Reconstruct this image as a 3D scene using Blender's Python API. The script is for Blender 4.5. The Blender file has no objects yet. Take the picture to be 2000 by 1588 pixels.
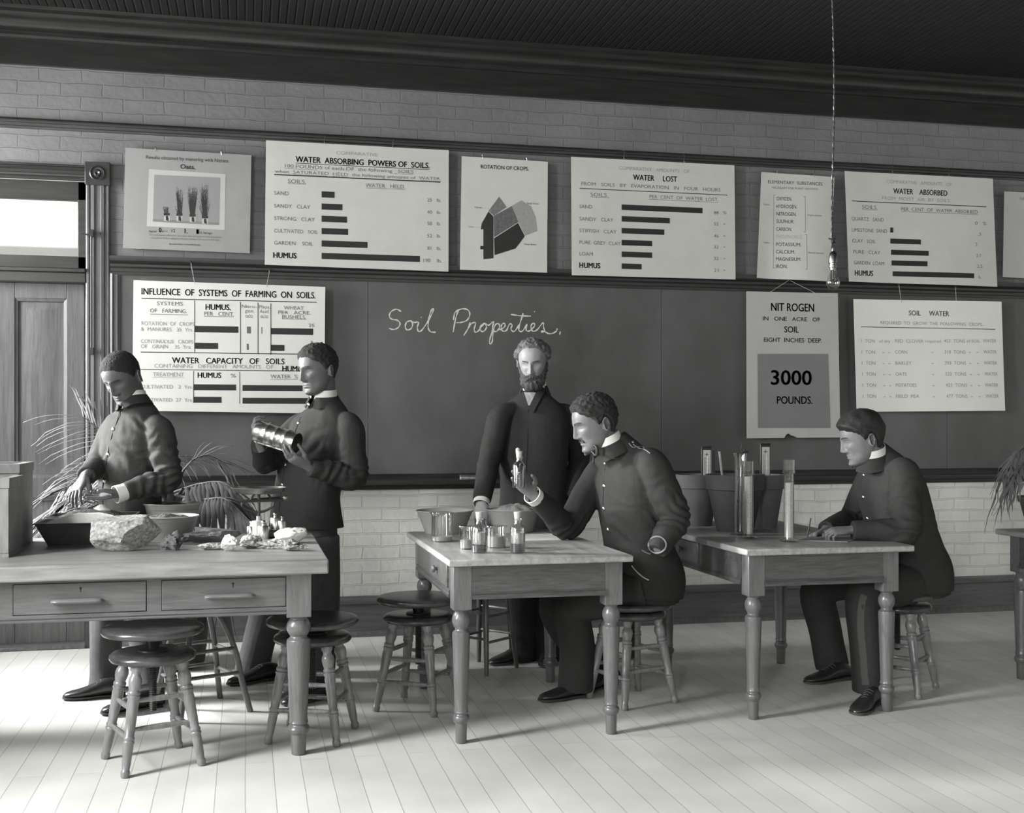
import bpy, math, random
import numpy as np
from mathutils import Vector, Matrix, noise, Quaternion
from mathutils.bvhtree import BVHTree

random.seed(7)
SC = bpy.context.scene
COL = SC.collection
rad = math.radians
# ------------------------------------------------------------------ camera
HCAM = 1.32; FPX = 2285.0; YAW = rad(12.82); HORIZON = 826.0
cam_d = bpy.data.cameras.new('camera'); cam = bpy.data.objects.new('camera', cam_d); COL.objects.link(cam)
cam.location = (0, 0, HCAM); cam.rotation_euler = (rad(90), 0, -YAW)
cam_d.sensor_width = 36; cam_d.lens = 36 * FPX / 2000; cam_d.shift_y = (HORIZON - 794) / 2000
cam_d.clip_start = .05
SC.camera = cam
SC.view_settings.view_transform = 'Standard'; SC.view_settings.look = 'None'
SC.view_settings.gamma = 1; SC.view_settings.use_curve_mapping = False
SC.view_settings.exposure = 0.0
# ------------------------------------------------------------------ world + daylight at the windows
WLD = bpy.data.worlds.new('sky'); SC.world = WLD; WLD.use_nodes = True
WLD.node_tree.nodes['Background'].inputs[0].default_value = (.95, .97, 1, 1)
WLD.node_tree.nodes['Background'].inputs[1].default_value = 0.5
WALL = 7.27          # face of the far wall
XL, XR, YB, CEIL = -2.3, 8.2, -5.6, 3.70
WINDOWS = [(6.4, .8, 225), (3.5, .9, 360), (1.4, .9, 130), (-3.4, 1.3, 1150)]      # centre Y, width, watts
WZ0, WZ1 = .95, 3.05
def area(name, loc, rot, sx, sy, watts, colr=(1, 1, .992)):
    d = bpy.data.lights.new(name, 'AREA'); d.shape = 'RECTANGLE'; d.size = sx; d.size_y = sy; d.energy = watts; d.color = colr
    o = bpy.data.objects.new(name, d); COL.objects.link(o); o.location = loc; o.rotation_euler = rot
    return o
for wy, ww, e in WINDOWS:
    area('window_daylight', (XL - .5, wy, (WZ0 + WZ1) / 2 + .1), (rad(68), 0, rad(-90)), ww, WZ1 - WZ0, e)
slant_lamp = area('window_daylight', (-4.2, 7.1, 2.45), (0, 0, 0), .6, 1.2, 760)     # added lamp standing in for bright sky, slanted to light figures, not the wall
slant_lamp.rotation_euler = (Vector((.3, 5.9, 1.15)) - slant_lamp.location).to_track_quat('-Z', 'Y').to_euler()
area('hallway_lamp', (-1.6, 8.5, 3.3), (0, 0, 0), 1.6, .8, 38)

# ------------------------------------------------------------------ pixel helpers
CS, SN = math.cos(YAW), math.sin(YAW)
def at(px, py, Y):
    u = (px - 1000) / FPX; v = (HORIZON - py) / FPX; Z = Y / (CS - u * SN)
    return Vector((Z * (SN + u * CS), Y, HCAM + v * Z))
def fl(px, py, z=0):
    u = (px - 1000) / FPX; v = (HORIZON - py) / FPX; Z = (z - HCAM) / v
    return Vector((Z * (SN + u * CS), Z * (CS - u * SN), z))
def depth(p): return p[0] * SN + p[1] * CS
def m_per_px(p): return depth(p) / FPX
def ray(px, py):
    p = at(px, py, 5.0); o = Vector((0, 0, HCAM)); return o, (p - o).normalized()

# ------------------------------------------------------------------ materials
def tint(v):
    return (v, v, v * (.955 if v > .5 else .975 if v > .3 else 1.012 if v > .06 else .985), 1)
MATS = {}
def mat(name, v, rough=.6, var=0., scale=8., stretch=(1, 1, 1), bump=0., bscale=None, bstretch=None, spec=.4, metal=0., detail=4, grain=False, coat=0.):
    if name in MATS: return MATS[name]
    m = bpy.data.materials.new(name); m.use_nodes = True; nt = m.node_tree; N = nt.nodes; L = nt.links
    b = N['Principled BSDF']; b.inputs['Base Color'].default_value = tint(v); b.inputs['Roughness'].default_value = rough
    b.inputs['Specular IOR Level'].default_value = spec; b.inputs['Metallic'].default_value = metal; b.inputs['Coat Weight'].default_value = coat
    b.inputs['Coat Roughness'].default_value = .15
    tc = N.new('ShaderNodeTexCoord')
    def coords(st):
        mp = N.new('ShaderNodeMapping'); mp.inputs['Scale'].default_value = st; L.new(tc.outputs['Object'], mp.inputs[0]); return mp.outputs[0]
    if var:
        t = N.new('ShaderNodeTexNoise'); t.inputs['Scale'].default_value = scale; t.inputs['Detail'].default_value = detail; t.inputs['Roughness'].default_value = .6
        L.new(coords(stretch), t.inputs['Vector'])
        if grain:
            t.inputs['Distortion'].default_value = 1.2
        r = N.new('ShaderNodeValToRGB'); r.color_ramp.elements[0].position = .3; r.color_ramp.elements[1].position = .7
        r.color_ramp.elements[0].color = tint(v * (1 - var)); r.color_ramp.elements[1].color = tint(v * (1 + var))
        L.new(t.outputs['Fac'], r.inputs[0]); L.new(r.outputs[0], b.inputs['Base Color'])
    if bump:
        t = N.new('ShaderNodeTexNoise'); t.inputs['Scale'].default_value = bscale or scale; t.inputs['Detail'].default_value = 5
        L.new(coords(bstretch or stretch), t.inputs['Vector'])
        bp = N.new('ShaderNodeBump'); bp.inputs['Strength'].default_value = 1; bp.inputs['Distance'].default_value = bump
        L.new(t.outputs['Fac'], bp.inputs['Height']); L.new(bp.outputs[0], b.inputs['Normal'])
    MATS[name] = m
    return m
def brick_mat(name, v, mortar, bw, bh, msize, rot=None, offset=.5, bump=.006, rough=.75, var=.08, wob=.012, spec=.2, nb=.004, off=0):
    m = bpy.data.materials.new(name); m.use_nodes = True; nt = m.node_tree; N = nt.nodes; L = nt.links
    b = N['Principled BSDF']; b.inputs['Roughness'].default_value = rough; b.inputs['Specular IOR Level'].default_value = spec
    tc = N.new('ShaderNodeTexCoord'); mp = N.new('ShaderNodeMapping'); L.new(tc.outputs['Object'], mp.inputs[0])
    if rot: mp.inputs['Rotation'].default_value = rot
    ns = N.new('ShaderNodeTexNoise'); ns.inputs['Scale'].default_value = 5; ns.inputs['Detail'].default_value = 3; L.new(mp.outputs[0], ns.inputs['Vector'])
    sub = N.new('ShaderNodeVectorMath'); sub.operation = 'SUBTRACT'; sub.inputs[1].default_value = (.5, .5, .5); L.new(ns.outputs['Color'], sub.inputs[0])
    sc = N.new('ShaderNodeVectorMath'); sc.operation = 'SCALE'; sc.inputs['Scale'].default_value = wob; L.new(sub.outputs[0], sc.inputs[0])
    ad = N.new('ShaderNodeVectorMath'); ad.operation = 'ADD'; L.new(mp.outputs[0], ad.inputs[0]); L.new(sc.outputs[0], ad.inputs[1])
    br = N.new('ShaderNodeTexBrick'); L.new(ad.outputs[0], br.inputs['Vector']); br.offset = offset
    br.inputs['Scale'].default_value = 1; br.inputs['Mortar Size'].default_value = msize; br.inputs['Mortar Smooth'].default_value = .35
    br.inputs['Brick Width'].default_value = bw; br.inputs['Row Height'].default_value = bh; br.inputs['Bias'].default_value = 0
    br.inputs['Color1'].default_value = tint(v * (1 - var)); br.inputs['Color2'].default_value = tint(v * (1 + var)); br.inputs['Mortar'].default_value = tint(mortar)
    n2 = N.new('ShaderNodeTexNoise'); n2.inputs['Scale'].default_value = 2.2; n2.inputs['Detail'].default_value = 6; L.new(mp.outputs[0], n2.inputs['Vector'])
    rr = N.new('ShaderNodeMapRange'); rr.inputs[1].default_value = .25; rr.inputs[2].default_value = .75; rr.inputs[3].default_value = .86; rr.inputs[4].default_value = 1.14; L.new(n2.outputs['Fac'], rr.inputs[0])
    mx = N.new('ShaderNodeVectorMath'); mx.operation = 'SCALE'; L.new(br.outputs['Color'], mx.inputs[0]); L.new(rr.outputs[0], mx.inputs['Scale']); L.new(mx.outputs[0], b.inputs['Base Color'])
    n3 = N.new('ShaderNodeTexNoise'); n3.inputs['Scale'].default_value = 26; n3.inputs['Detail'].default_value = 4; L.new(mp.outputs[0], n3.inputs['Vector'])
    ma = N.new('ShaderNodeMath'); ma.operation = 'MULTIPLY_ADD'; L.new(br.outputs['Fac'], ma.inputs[0]); ma.inputs[1].default_value = -bump
    m3 = N.new('ShaderNodeMath'); m3.operation = 'MULTIPLY'; L.new(n3.outputs['Fac'], m3.inputs[0]); m3.inputs[1].default_value = nb; L.new(m3.outputs[0], ma.inputs[2])
    bp = N.new('ShaderNodeBump'); bp.inputs['Distance'].default_value = 1; L.new(ma.outputs[0], bp.inputs['Height']); L.new(bp.outputs[0], b.inputs['Normal'])
    return m
def glass_mat(name, base=.04, edge=.42, v=.95):
    m = bpy.data.materials.new(name); m.use_nodes = True; nt = m.node_tree; N = nt.nodes; L = nt.links; N.remove(N['Principled BSDF'])
    tr = N.new('ShaderNodeBsdfTransparent'); tr.inputs[0].default_value = (v, v, v, 1)
    gl = N.new('ShaderNodeBsdfGlossy'); gl.inputs['Roughness'].default_value = .06
    lw = N.new('ShaderNodeLayerWeight'); lw.inputs[0].default_value = .35
    mr = N.new('ShaderNodeMapRange'); mr.inputs[3].default_value = base; mr.inputs[4].default_value = edge; L.new(lw.outputs['Facing'], mr.inputs[0])
    mix = N.new('ShaderNodeMixShader'); L.new(mr.outputs[0], mix.inputs[0]); L.new(tr.outputs[0], mix.inputs[1]); L.new(gl.outputs[0], mix.inputs[2])
    L.new(mix.outputs[0], N['Material Output'].inputs[0]); MATS[name] = m
    return m

# ------------------------------------------------------------------ mesh helpers
class MB:
    def __init__(s): s.v = []; s.f = []
    def add(s, vs, fs):
        n = len(s.v); s.v += [tuple(p) for p in vs]; s.f += [tuple(i + n for i in f) for f in fs]; return s
    def box(s, x0, x1, y0, y1, z0, z1, M=None):
        vs = [Vector((x, y, z)) for z in (z0, z1) for x, y in ((x0, y0), (x1, y0), (x1, y1), (x0, y1))]
        if M: vs = [M @ p for p in vs]
        return s.add(vs, [(3, 2, 1, 0), (4, 5, 6, 7), (0, 1, 5, 4), (1, 2, 6, 5), (2, 3, 7, 6), (3, 0, 4, 7)])
    def loft(s, rings, cap=True, closed=True):
        n = len(rings[0]); vs = [p for r in rings for p in r]; fs = []
        for i in range(len(rings) - 1):
            for j in range(n if closed else n - 1):
                k = (j + 1) % n; fs.append((i * n + j, i * n + k, (i + 1) * n + k, (i + 1) * n + j))
        if cap and closed:
            fs.append(tuple(range(n - 1, -1, -1))); b = (len(rings) - 1) * n; fs.append(tuple(b + j for j in range(n)))
        return s.add(vs, fs)
    def lathe(s, prof, seg=24, o=(0, 0, 0), M=None, cap=True):
        o = Vector(o); rings = []
        for r, z in prof:
            ring = []
            for j in range(seg):
                a = 2 * math.pi * j / seg; p = Vector((r * math.cos(a), r * math.sin(a), z))
                ring.append((M @ p if M else p) + o)
            rings.append(ring)
        return s.loft(rings, cap)
    def tube(s, pts, r, seg=8, cap=True, flat=1.):
        pts = [Vector(p) for p in pts]; n = len(pts); rs = r if isinstance(r, (list, tuple)) else [r] * n; rings = []; N0 = None
        for i in range(n):
            t = (pts[min(i + 1, n - 1)] - pts[max(i - 1, 0)]).normalized()
            if N0 is None:
                N0 = t.cross(Vector((0, 0, 1)));
                if N0.length < .1: N0 = t.cross(Vector((0, 1, 0)))
            N0 = (N0 - t * N0.dot(t)).normalized(); B = t.cross(N0)
            rings.append([pts[i] + N0 * (rs[i] * math.cos(2 * math.pi * j / seg)) + B * (flat * rs[i] * math.sin(2 * math.pi * j / seg)) for j in range(seg)])
        return s.loft(rings, cap)
    def prism(s, poly, d):      # poly: list of Vector, extruded by vector d
        n = len(poly); d = Vector(d); vs = [Vector(p) for p in poly] + [Vector(p) + d for p in poly]
        fs = [tuple(range(n - 1, -1, -1)), tuple(range(n, 2 * n))] + [(i, (i + 1) % n, n + (i + 1) % n, n + i) for i in range(n)]
        return s.add(vs, fs)
    def ball(s, c, r, seg=14, rings=9, sz=(1, 1, 1), M=None):
        prof = [(max(1e-4, r * math.sin(math.pi * i / rings)), -r * math.cos(math.pi * i / rings)) for i in range(rings + 1)]
        Q = Matrix.Diagonal((*sz, 1)); Q = (M.to_4x4() @ Q) if M else Q
        return s.lathe(prof, seg, c, Q)
    def build(s, name, m, parent=None, smooth=35, bevel=0., kind=None, fixn=True):
        me = bpy.data.meshes.new(name); o = bpy.data.objects.new(name, me)
        off = parent_off(parent)
        me.from_pydata([(p[0] - off[0], p[1] - off[1], p[2] - off[2]) for p in s.v], [], s.f)
        finish(o, me, m, parent, smooth, fixn)
        if bevel:
            b = o.modifiers.new('edge', 'BEVEL'); b.width = bevel; b.segments = 2; b.limit_method = 'ANGLE'; b.angle_limit = rad(40)
        if kind: o['kind'] = kind
        return o
def parent_off(parent):
    off = Vector((0, 0, 0)); p = parent
    while p is not None: off += p.location; p = p.parent
    return off
def finish(o, me, m, parent, smooth=35, fixn=True):
    me.validate()
    if fixn:
        import bmesh
        bm = bmesh.new(); bm.from_mesh(me); bmesh.ops.recalc_face_normals(bm, faces=bm.faces); bm.to_mesh(me); bm.free()
    if smooth:
        me.polygons.foreach_set('use_smooth', [True] * len(me.polygons))
        if smooth < 180: me.set_sharp_from_angle(angle=rad(smooth))
    if m: me.materials.append(m)
    COL.objects.link(o); o.parent = parent
def thing(name, label, cat, loc=(0, 0, 0), group=None):
    o = bpy.data.objects.new(name, None); COL.objects.link(o); o.location = loc; o.empty_display_size = .1
    return tag(o, label, cat, group)
def tag(o, label, cat, group=None):
    o['label'] = label; o['category'] = cat
    if group: o['group'] = group
    return o
def struct(name, mb, m, **k): return mb.build(name, m, kind='structure', **k)
def copy_tree(o, parent=None):
    c = o.copy(); COL.objects.link(c); c.parent = parent
    for ch in list(o.children): copy_tree(ch, c)
    return c
def spline(ctrl, n):      # Catmull-Rom through vectors / tuples
    P = [np.array(c, float) for c in ctrl]; P = [2 * P[0] - P[1]] + P + [2 * P[-1] - P[-2]]; out = []
    segs = len(P) - 3
    for i in range(segs):
        for k in range(n):
            t = k / n; a, b, c, d = P[i:i + 4]
            out.append(.5 * ((2 * b) + (-a + c) * t + (2 * a - 5 * b + 4 * c - d) * t * t + (-a + 3 * b - 3 * c + d) * t ** 3))
    out.append(P[-2]); return out
def vspline(ctrl, n): return [Vector(p) for p in spline(ctrl, n)]

# ------------------------------------------------------------------ shared materials
M_WALLUP = brick_mat('painted_brick_upper', .175, .171, .235, .079, .006, bump=.0035, var=.03, rough=.6, spec=.35, wob=.03)
M_WALLLO = brick_mat('painted_brick_lower', .68, .65, .235, .079, .006, bump=.004, var=.03, rough=.6, spec=.3, wob=.03)
M_FLOOR = brick_mat('pine_floorboards', .68, .52, 3.1, .105, .0022, rot=(0, 0, rad(90)), bump=.0015, var=.045, rough=.42, spec=.35, wob=.004, nb=.0006)
M_DARKWOOD = mat('dark_varnished_wood', .020, .32, var=.35, scale=3, stretch=(1, 14, 14), spec=.5)
M_TRIM = mat('dark_trim_wood', .034, .34, var=.4, scale=3, stretch=(.8, 16, 16), spec=.55)
M_DOOR = mat('door_oak', .10, .38, var=.3, scale=3.2, stretch=(14, 14, 1), spec=.5, grain=True, bump=.0006, bscale=12)
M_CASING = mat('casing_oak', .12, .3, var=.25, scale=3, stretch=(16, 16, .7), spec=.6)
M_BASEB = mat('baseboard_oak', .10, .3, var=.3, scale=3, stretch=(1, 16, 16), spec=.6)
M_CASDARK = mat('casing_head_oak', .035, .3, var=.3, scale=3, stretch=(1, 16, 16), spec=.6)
M_BENCH = mat('bench_oak', .12, .45, var=.22, scale=3.4, stretch=(1.2, 14, 14), spec=.4, grain=True, bump=.0005, bscale=14)
M_TOP = mat('scrubbed_table_top', .30, .36, var=.3, scale=3, stretch=(12, 1.4, 12), spec=.5, bump=.0004, bscale=10)
M_OAK = mat('table_oak', .075, .36, var=.35, scale=4, stretch=(1.6, 10, 16), spec=.5, grain=True)
M_LEG = mat('table_leg_oak', .12, .28, var=.25, scale=4, stretch=(14, 14, 1.4), spec=.6, grain=True)
M_STOOL = mat('stool_wood', .12, .3, var=.3, scale=5, stretch=(8, 8, 1.2), spec=.6)
M_STOOLLEG = mat('stool_leg_wood', .20, .28, var=.3, scale=6, stretch=(9, 9, 1.2), spec=.6)
M_SEAT = mat('stool_seat_wood', .05, .25, var=.55, scale=9, spec=.6)
M_IRON = mat('black_iron', .03, .35, spec=.5)
M_STEEL = mat('bright_steel', .6, .22, metal=1.)
M_BRASS = mat('tarnished_brass', .5, .3, metal=1.)
M_BOARD = mat('slate_blackboard', .092, .42, var=.42, scale=1.2, stretch=(1, 1, .7), spec=.45, detail=8, bump=.0002, bscale=60)
M_CHALK = mat('chalk', .62, .9, spec=.1)
M_INK = mat('black_ink', .022, .6); M_INKM = mat('grey_ink', .13, .6); M_INKL = mat('faint_ink', .30, .6); M_INKF = mat('very_faint_ink', .43, .6)
M_PAPER = mat('white_chart_card', .68, .6, var=.03, scale=5); M_PAPER2 = mat('chart_paper', .57, .65, var=.04, scale=5)
M_PAPER3 = mat('grey_mount_card', .29, .65, var=.06, scale=6); M_PAPER4 = mat('buff_chart_paper', .45, .65, var=.04, scale=5)
M_PANEL = mat('grey_paper_panel', .20, .7, var=.05, scale=5)
M_STRING = mat('twine', .45, .9)
M_CLOTHM = mat('faded_navy_wool', .042, .8, var=.12, scale=30, bump=.0012, bscale=240, spec=.25)
M_CLOTH = mat('navy_wool', .030, .8, var=.12, scale=30, bump=.0012, bscale=240, spec=.25)
M_CLOTHB = mat('black_wool', .026, .85, var=.12, scale=30, bump=.0010, bscale=240, spec=.2)
M_CLOTHG = mat('grey_wool', .075, .85, var=.14, scale=30, bump=.0012, bscale=240, spec=.2)
M_TROUS = mat('trouser_wool', .075, .85, var=.14, scale=30, bump=.0010, bscale=240, spec=.2)
M_LINEN = mat('starched_linen', .72, .6); M_SHOE = mat('black_leather', .022, .3, spec=.5, bump=.0006, bscale=60); M_SOLE = mat('shoe_sole', .05, .7)
M_BUTTON = mat('brass_button', .8, .25, metal=1.)
M_HAIR = mat('dark_hair', .018, .55, spec=.3, bump=.002, bscale=260); M_HAIRC = mat('curly_dark_hair', .028, .8, spec=.2, bump=.003, bscale=320, var=.3, scale=90)
M_HAIRG = mat('greying_hair', .10, .65, spec=.3, bump=.002, bscale=180, var=.5, scale=40); M_BEARD = mat('beard_hair', .05, .7, var=.4, scale=60, bump=.003, bscale=170)
M_GLASS = glass_mat('clear_glass'); M_PANE = glass_mat('window_glass', .03, .5, .97)
# part two: setting
# ================================================================== SETTING
RX = (rad(90), 0, 0)
for m_ in (M_WALLUP, M_WALLLO):
    m_.node_tree.nodes['Mapping'].inputs['Rotation'].default_value = RX
M_PLAIN = mat('side_wall_paint', .45, .8, var=.05, scale=2)
M_CEIL = mat('dark_beadboard_ceiling', .016, .55, spec=.25)
def bead_bump(m, freq, dist):
    nt = m.node_tree; N = nt.nodes; L = nt.links
    tc = N.new('ShaderNodeTexCoord'); sx = N.new('ShaderNodeSeparateXYZ'); L.new(tc.outputs['Object'], sx.inputs[0])
    a = N.new('ShaderNodeMath'); a.operation = 'MULTIPLY'; a.inputs[1].default_value = freq; L.new(sx.outputs[0], a.inputs[0])
    f = N.new('ShaderNodeMath'); f.operation = 'FRACT'; L.new(a.outputs[0], f.inputs[0])
    p = N.new('ShaderNodeMath'); p.operation = 'PINGPONG'; p.inputs[1].default_value = .5; L.new(f.outputs[0], p.inputs[0])
    r = N.new('ShaderNodeMapRange'); r.inputs[1].default_value = 0; r.inputs[2].default_value = .16; L.new(p.outputs[0], r.inputs[0])
    b = N.new('ShaderNodeBump'); b.inputs['Distance'].default_value = dist; L.new(r.outputs[0], b.inputs['Height']); L.new(b.outputs[0], N['Principled BSDF'].inputs['Normal'])
bead_bump(M_CEIL, 21., .006)
DX0, DX1 = -1.93, -.915        # door opening
TH = .22
struct('floor', MB().box(XL, XR, YB, WALL + TH, -.12, 0), M_FLOOR)
struct('ceiling', MB().box(XL, XR, YB, WALL + TH, CEIL, CEIL + .1), M_CEIL)
w = MB()
w.box(DX1, XR, WALL, WALL + TH, .93, CEIL); w.box(DX0, DX1, WALL, WALL + TH, 2.80, CEIL); w.box(XL, DX0, WALL, WALL + TH, 0, CEIL)
struct('wall_far', w, M_WALLUP)
struct('wall_far_lower', MB().box(DX1, XR, WALL - .004, WALL + TH - .01, 0, .93), M_WALLLO)
w = MB(); yc = YB
segs = sorted((wy - ww / 2, wy + ww / 2) for wy, ww, e in WINDOWS)
for a, b in segs:
    w.box(XL - .2, XL, yc, a, 0, CEIL); w.box(XL - .2, XL, a, b, 0, WZ0); w.box(XL - .2, XL, a, b, WZ1, CEIL); yc = b
w.box(XL - .2, XL, yc, WALL, 0, CEIL)
struct('wall_left', w, M_PLAIN)
for i, (a, b) in enumerate(segs):
    w = MB()
    for x in ((a - .09, a), (b, b + .09)): w.box(XL - .02, XL + .03, x[0], x[1], WZ0 - .05, WZ1 + .1)
    w.box(XL - .02, XL + .03, a, b, WZ1, WZ1 + .1); w.box(XL - .02, XL + .06, a - .1, b + .1, WZ0 - .05, WZ0)
    w.box(XL - .12, XL - .08, a, b, (WZ0 + WZ1) / 2 - .02, (WZ0 + WZ1) / 2 + .02)
    struct('window_%d' % (i + 1), w, M_CASING, bevel=.004)
w = MB(); w.box(XL - .2, XR + .2, YB - .2, YB, 0, CEIL)
struct('wall_rear', w, M_PLAIN)
struct('wall_right', MB().box(XR, XR + .2, YB, WALL, 0, CEIL), M_PLAIN)
# hallway beyond the transom
M_HALL = mat('hallway_whitewash', .8, .8)
w = MB(); w.box(XL, .6, 9.4, 9.5, 0, CEIL); w.box(XL - .1, XL, WALL + TH, 9.5, 0, CEIL); w.box(.6, .7, WALL + TH, 9.5, 0, CEIL)
struct('wall_hallway', w, M_HALL)
struct('floor_hallway', MB().box(XL, .6, WALL + TH, 9.5, -.1, 0), M_FLOOR); struct('ceiling_hallway', MB().box(XL, .6, WALL + TH, 9.5, CEIL, CEIL + .1), M_HALL)
struct('trim_hallway', MB().box(XL, .6, 9.32, 9.4, 2.35, 2.64), mat('hallway_rail_paint', .36, .6), bevel=.01)
# mouldings : profile (y toward the room, z)
def mould(name, prof, x0, x1, m, kind='structure', parent=None, y=WALL):
    mb = MB(); mb.prism([Vector((x0, y - p, z)) for p, z in prof], (x1 - x0, 0, 0))
    o = mb.build(name, m, parent, smooth=28)
    if kind: o['kind'] = kind
    return o
def arc(cx, cz, r, a0, a1, n=6): return [(cx + r * math.cos(rad(a0 + (a1 - a0) * i / n)), cz + r * math.sin(rad(a0 + (a1 - a0) * i / n))) for i in range(n + 1)]
mould('trim_1', [(0, 3.400), (.030, 3.400), (.030, 3.545), (.05, 3.548), (.062, 3.56), (.062, 3.575)] + arc(.122, 3.595, .05, 200, 100, 5) + [(.125, 3.645), (.14, 3.652), (.15, 3.665)] + [(.15, 3.685), (.17, CEIL - .001), (0, CEIL - .001)], XL, XR, M_DARKWOOD)
mould('trim_2', [(0, 3.032), (.016, 3.032), (.018, 3.043), (.028, 3.046), (.030, 3.060)] + arc(.030, 3.072, .012, -80, 90, 5) + [(.02, 3.086), (.016, 3.092), (0, 3.092)], XL, XR, M_TRIM)
mould('baseboard_far', [(0, 0), (.022, 0), (.022, .20), (.034, .206), (.036, .222), (.030, .232), (.020, .238), (.018, .25), (0, .25)], DX1 + .16, XR, M_BASEB)
mould('trim_3', [(0, 0), (.040, 0), (.040, .018), (.028, .034), (.022, .036), (0, .036)], DX1 + .16, XR, M_CASING)
# door with transom and casing
d = thing('door_1', 'paneled oak door with glazed transom at the far left', 'door', ((DX0 + DX1) / 2, WALL, 0)); d['kind'] = 'structure'
yf = WALL + .035
mb = MB()
st = [(DX0 + .02, DX0 + .15), (-1.40, -1.315), (-1.03, DX1 - .015)]
for a, b in st: mb.box(a, b, yf, yf + .045, .03, 2.14)
for a, b in ((.03, .28), (.88, 1.0), (2.05, 2.14)):
    for i in range(2): mb.box(st[i][1], st[i + 1][0], yf, yf + .045, a, b)
mb.build('door_leaf', M_DOOR, d, bevel=.003)
for i in range(2):
    for a, b in ((.28, .88), (1.0, 2.05)):
        x0, x1 = st[i][1], st[i + 1][0]; mb = MB()
        mb.box(x0, x1, yf + .030, yf + .040, a, b)
        mb.loft([[Vector((x0 + e, yf + y, a + e)), Vector((x1 - e, yf + y, a + e)), Vector((x1 - e, yf + y, b - e)), Vector((x0 + e, yf + y, b - e))] for e, y in ((0, .0299), (0, .004), (.016, .010), (.02, .022), (.045, .022), (.07, .014))], cap=True)
        mb.build('door_panel', M_DOOR, d, smooth=20)
mb = MB(); mb.box(DX0, DX1, WALL - .03, WALL + .09, 2.14, 2.20); mb.box(DX0, DX1, WALL - .042, WALL + .09, 2.20, 2.225); mb.build('transom_bar', M_CASDARK, d, bevel=.005)
mb = MB()
for a, b, c, e in ((DX0, DX0 + .05, 2.225, 2.74), (-.965, DX1, 2.225, 2.74), (DX0, DX1, 2.225, 2.30), (DX0, DX1, 2.63, 2.74)): mb.box(a, b, yf - .02, yf + .03, c, e)
sash = mb.build('transom_sash', M_CASDARK, d, bevel=.004)
MB().box(DX0 + .05, -.965, yf + .004, yf + .008, 2.30, 2.63).build('pane', M_PANE, sash)
cas = MB()
cprof = [(0, 0), (.022, 0), (.026, .006), (.026, .016), (.018, .02), (.018, .026), (.030, .030), (.032, .046), (.022, .052), (.022, .08), (.032, .086), (.030, .102), (.018, .106), (.018, .112), (.026, .116), (.026, .126), (.022, .132), (0, .132)]
cas.prism([Vector((DX1 + xx, WALL - p, .22)) for p, xx in cprof], (0, 0, 2.50))
cas.build('casing', M_CASING, d, smooth=28)
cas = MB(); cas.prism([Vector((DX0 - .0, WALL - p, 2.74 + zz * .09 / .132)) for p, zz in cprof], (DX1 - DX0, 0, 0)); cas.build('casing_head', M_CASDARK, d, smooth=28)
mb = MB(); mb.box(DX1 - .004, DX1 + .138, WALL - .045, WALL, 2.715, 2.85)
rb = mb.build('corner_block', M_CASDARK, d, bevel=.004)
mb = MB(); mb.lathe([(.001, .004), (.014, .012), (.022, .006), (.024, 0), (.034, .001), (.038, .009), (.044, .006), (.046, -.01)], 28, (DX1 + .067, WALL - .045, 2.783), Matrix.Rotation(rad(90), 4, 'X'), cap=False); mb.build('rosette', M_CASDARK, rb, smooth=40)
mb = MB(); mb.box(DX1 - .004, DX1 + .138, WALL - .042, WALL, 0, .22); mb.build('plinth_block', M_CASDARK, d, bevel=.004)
mb = MB(); mb.tube([(DX1 + .035, WALL - .06, 1.72), (DX1 + .035, WALL - .06, 2.45)], .006, 8)
for z in (1.74, 2.43): mb.box(DX1 + .024, DX1 + .046, WALL - .066, WALL - .022, z - .02, z + .02)
mb.tube([(DX1 + .035, WALL - .06, 2.42), (DX1 - .01, WALL - .06, 2.42), (DX1 - .03, WALL - .05, 2.42)], .005, 6)
mb.build('transom_rod', M_IRON, d)
mb = MB(); mb.box(DX0, DX1, WALL - .05, WALL + .1, 0, .022); mb.build('threshold', M_CASING, d, bevel=.006)

# ------------------------------------------------------------------ blackboard
BX0, BX1 = -.72, 6.7
bb = thing('blackboard', 'long slate blackboard framed in dark wood with chalk writing', 'blackboard', (3, WALL, .95))
seams = [BX0, at(718, 700, WALL).x, at(1290, 700, WALL).x, 4.75, BX1]
for a, b in zip(seams, seams[1:]): MB().box(a + .0012, b - .0012, WALL - .016, WALL - .002, .96, 2.215).build('slate_panel', M_BOARD, bb)
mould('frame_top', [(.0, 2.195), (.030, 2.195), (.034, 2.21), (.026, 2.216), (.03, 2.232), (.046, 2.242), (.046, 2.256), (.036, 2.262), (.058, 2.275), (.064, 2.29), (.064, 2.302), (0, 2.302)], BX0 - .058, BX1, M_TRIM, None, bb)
mould('chalk_tray', [(0, .906), (.02, .906), (.026, .93), (.05, .936), (.10, .942), (.108, .952), (.104, .964), (.094, .962), (.05, .956), (.024, .966), (.026, .99), (.03, 1.0), (.02, 1.004), (0, 1.004)], BX0 - .058, BX1, M_TRIM, None, bb)
mb = MB(); mb.prism([Vector((BX0 - .058 + xx, WALL - p, 1.0)) for p, xx in ((0, 0), (.035, 0), (.04, .012), (.03, .02), (.03, .04), (.022, .05), (.018, .058), (0, .058))], (0, 0, 1.2)); mb.build('frame_side', M_CASING, bb, smooth=28)
def zB(x, y): return (500 + x / 3.33333, 250 + y / 3.33333)
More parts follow.
